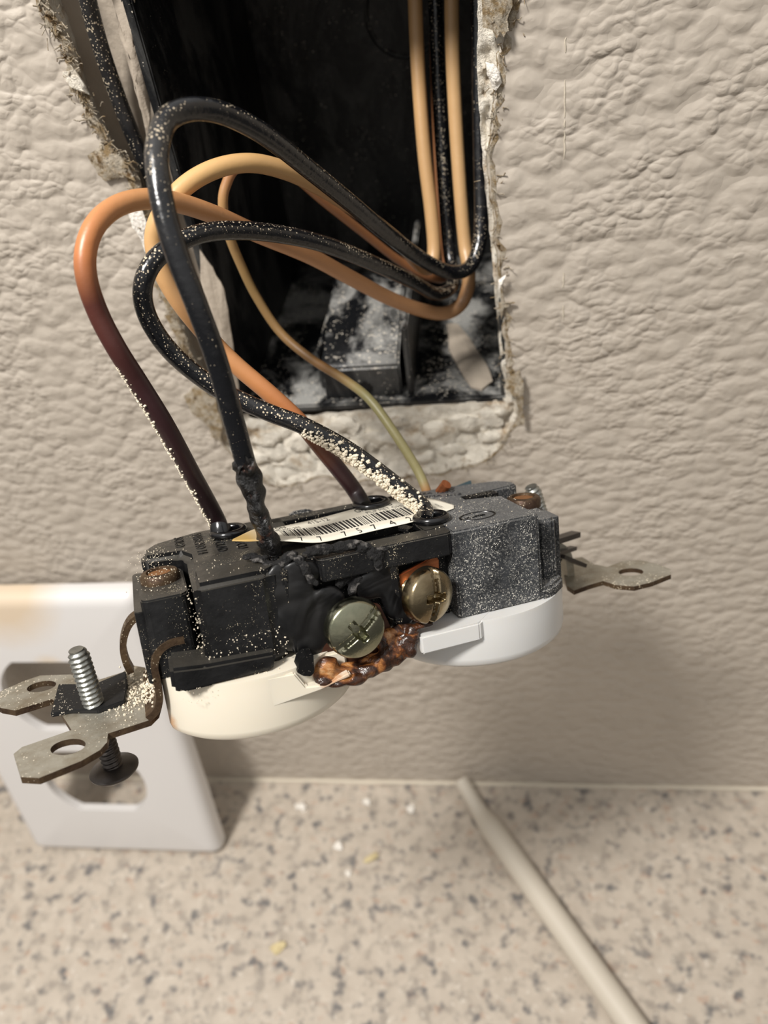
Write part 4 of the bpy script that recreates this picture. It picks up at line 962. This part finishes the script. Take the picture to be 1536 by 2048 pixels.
# bare ground
s5 = W(Lp(858, 1000, 2, HB - 2.0) + np.array([1, 2.2, 0]))
r5, p5 = wire([(854, 984, -36.5), (835, 940, -34), (790, 868, -30), (740, 800, -25), (690, 760, -20), (620, 716, -14), (560, 664, -10.5), (512, 592, -9), (482, 530, -9), (458, 470, -10), (446, 412, -10.5), (452, 370, -9.5), (475, 335, -8), (530, 330, -5), (590, 355, -1), (650, 405, 3), (730, 468, 9), (800, 522, 14), (865, 556, 18), (892, 540, 24), (880, 400, 30), (870, 200, 38), (865, -60, 44)], 0.86, 'ground_copper', 'thin olive-brown bare ground wire curving down to the outlet',
    grad([(0, lin((196, 120, 70))), (0.04, lin((166, 110, 66))), (0.07, lin((140, 132, 92))), (0.18, lin((122, 116, 78))), (0.24, lin((128, 94, 58))), (0.36, lin((132, 106, 66))), (0.46, lin((176, 140, 92))), (0.55, lin((160, 110, 72))), (1, lin((128, 84, 54)))]), start=s5)
bm = bmesh.new(); a, b = PD(880, 985, 139), PD(893, 968, 137.5); tube(bm, [a + (b - a) * t for t in np.linspace(0, 1, 5)], 0.95, 18); wpart(r5, p5[0], 'bare_tip', bm, 'copper')
# loose black wire in the cavity at left
r6, p6 = wire([(158, -80, -1), (178, 10, 1), (203, 100, 2.5), (234, 190, 3.5), (266, 272, 4), (298, 345, 4), (326, 420, 4.5), (352, 500, 7), (372, 560, 11), (385, 600, 16)], 1.42, 'black_wire_old', 'dusty black wire lying in the gap left of the box')

# ------------------------------------------------------------------ white stick and crumbs on the counter
sa, sb, sc_ = PZ(922, 1562, 4.6), PZ(958, 1622, 4.0), PZ(1275, 2065, 4.2)
sa = P(921, 1560, -3.4)
path = catmull([sa, sb] + [sb + (sc_ - sb) * t for t in (0.1, 0.25, 0.5, 0.75, 1.0)] + [sb + (sc_ - sb) * 1.35], 8)
bm = bmesh.new()
def srad(t): return 2.6 + 1.3 * min(1, max(0, (t - 0.10) / 0.18))
tube(bm, path, srad, 28)
st = build('plastic_stick', bm, 'stick_white', loc=tuple(sb)); tag(st, 'long off-white round stick with pinched tip lying on the countertop', 'stick')
bm = bmesh.new(); i = 9; torus(bm, path[i], path[i + 1] - path[i - 1], 2.7, 0.3, 28, 8); bmesh.ops.translate(bm, vec=-Vector(sb), verts=bm.verts); build('crease', bm, 'stick_white', st)
for (u, v, r, mat, lab) in [(603, 1612, (1.9, 1.5, 1.3), 'crumb_white', 'largest white plaster crumb, nearest the cover plate'), (733, 1604, (1.6, 1.1, 1.0), 'crumb_white', 'white plaster crumb close to the wall, middle of the top three'),
                            (822, 1617, (1.3, 1.3, 1.0), 'crumb_white', 'round white plaster crumb left of the stick tip'), (679, 1692, (1.5, 1.4, 1.3), 'crumb_white', 'white plaster crumb alone below the top three'),
                            (742, 1716, (2.8, 1.1, 0.8), 'crumb_paper', 'yellowish sliver of torn paper beside the small white crumb'), (697, 1746, (1.0, .9, .8), 'crumb_white', 'smallest white crumb just below the yellowish sliver'),
                            (556, 1893, (2.8, 1.4, 0.9), 'crumb_paper', 'yellowish paper flake lying lowest on the countertop')]:
    c = PZ(u, v, r[2] * 0.7); bm = bmesh.new(); blob(bm, c, r, 2, 0.9, fr=1.0)
    if r[0] > 2.5: bmesh.ops.rotate(bm, cent=Vector(c), matrix=Matrix.Rotation(math.radians(28), 3, 'Z'), verts=bm.verts)
    o = build('plaster_crumb' if mat == 'crumb_white' else 'paper_scrap', bm, mat, loc=tuple(c)); tag(o, lab, 'crumb', 'crumbs on the countertop')
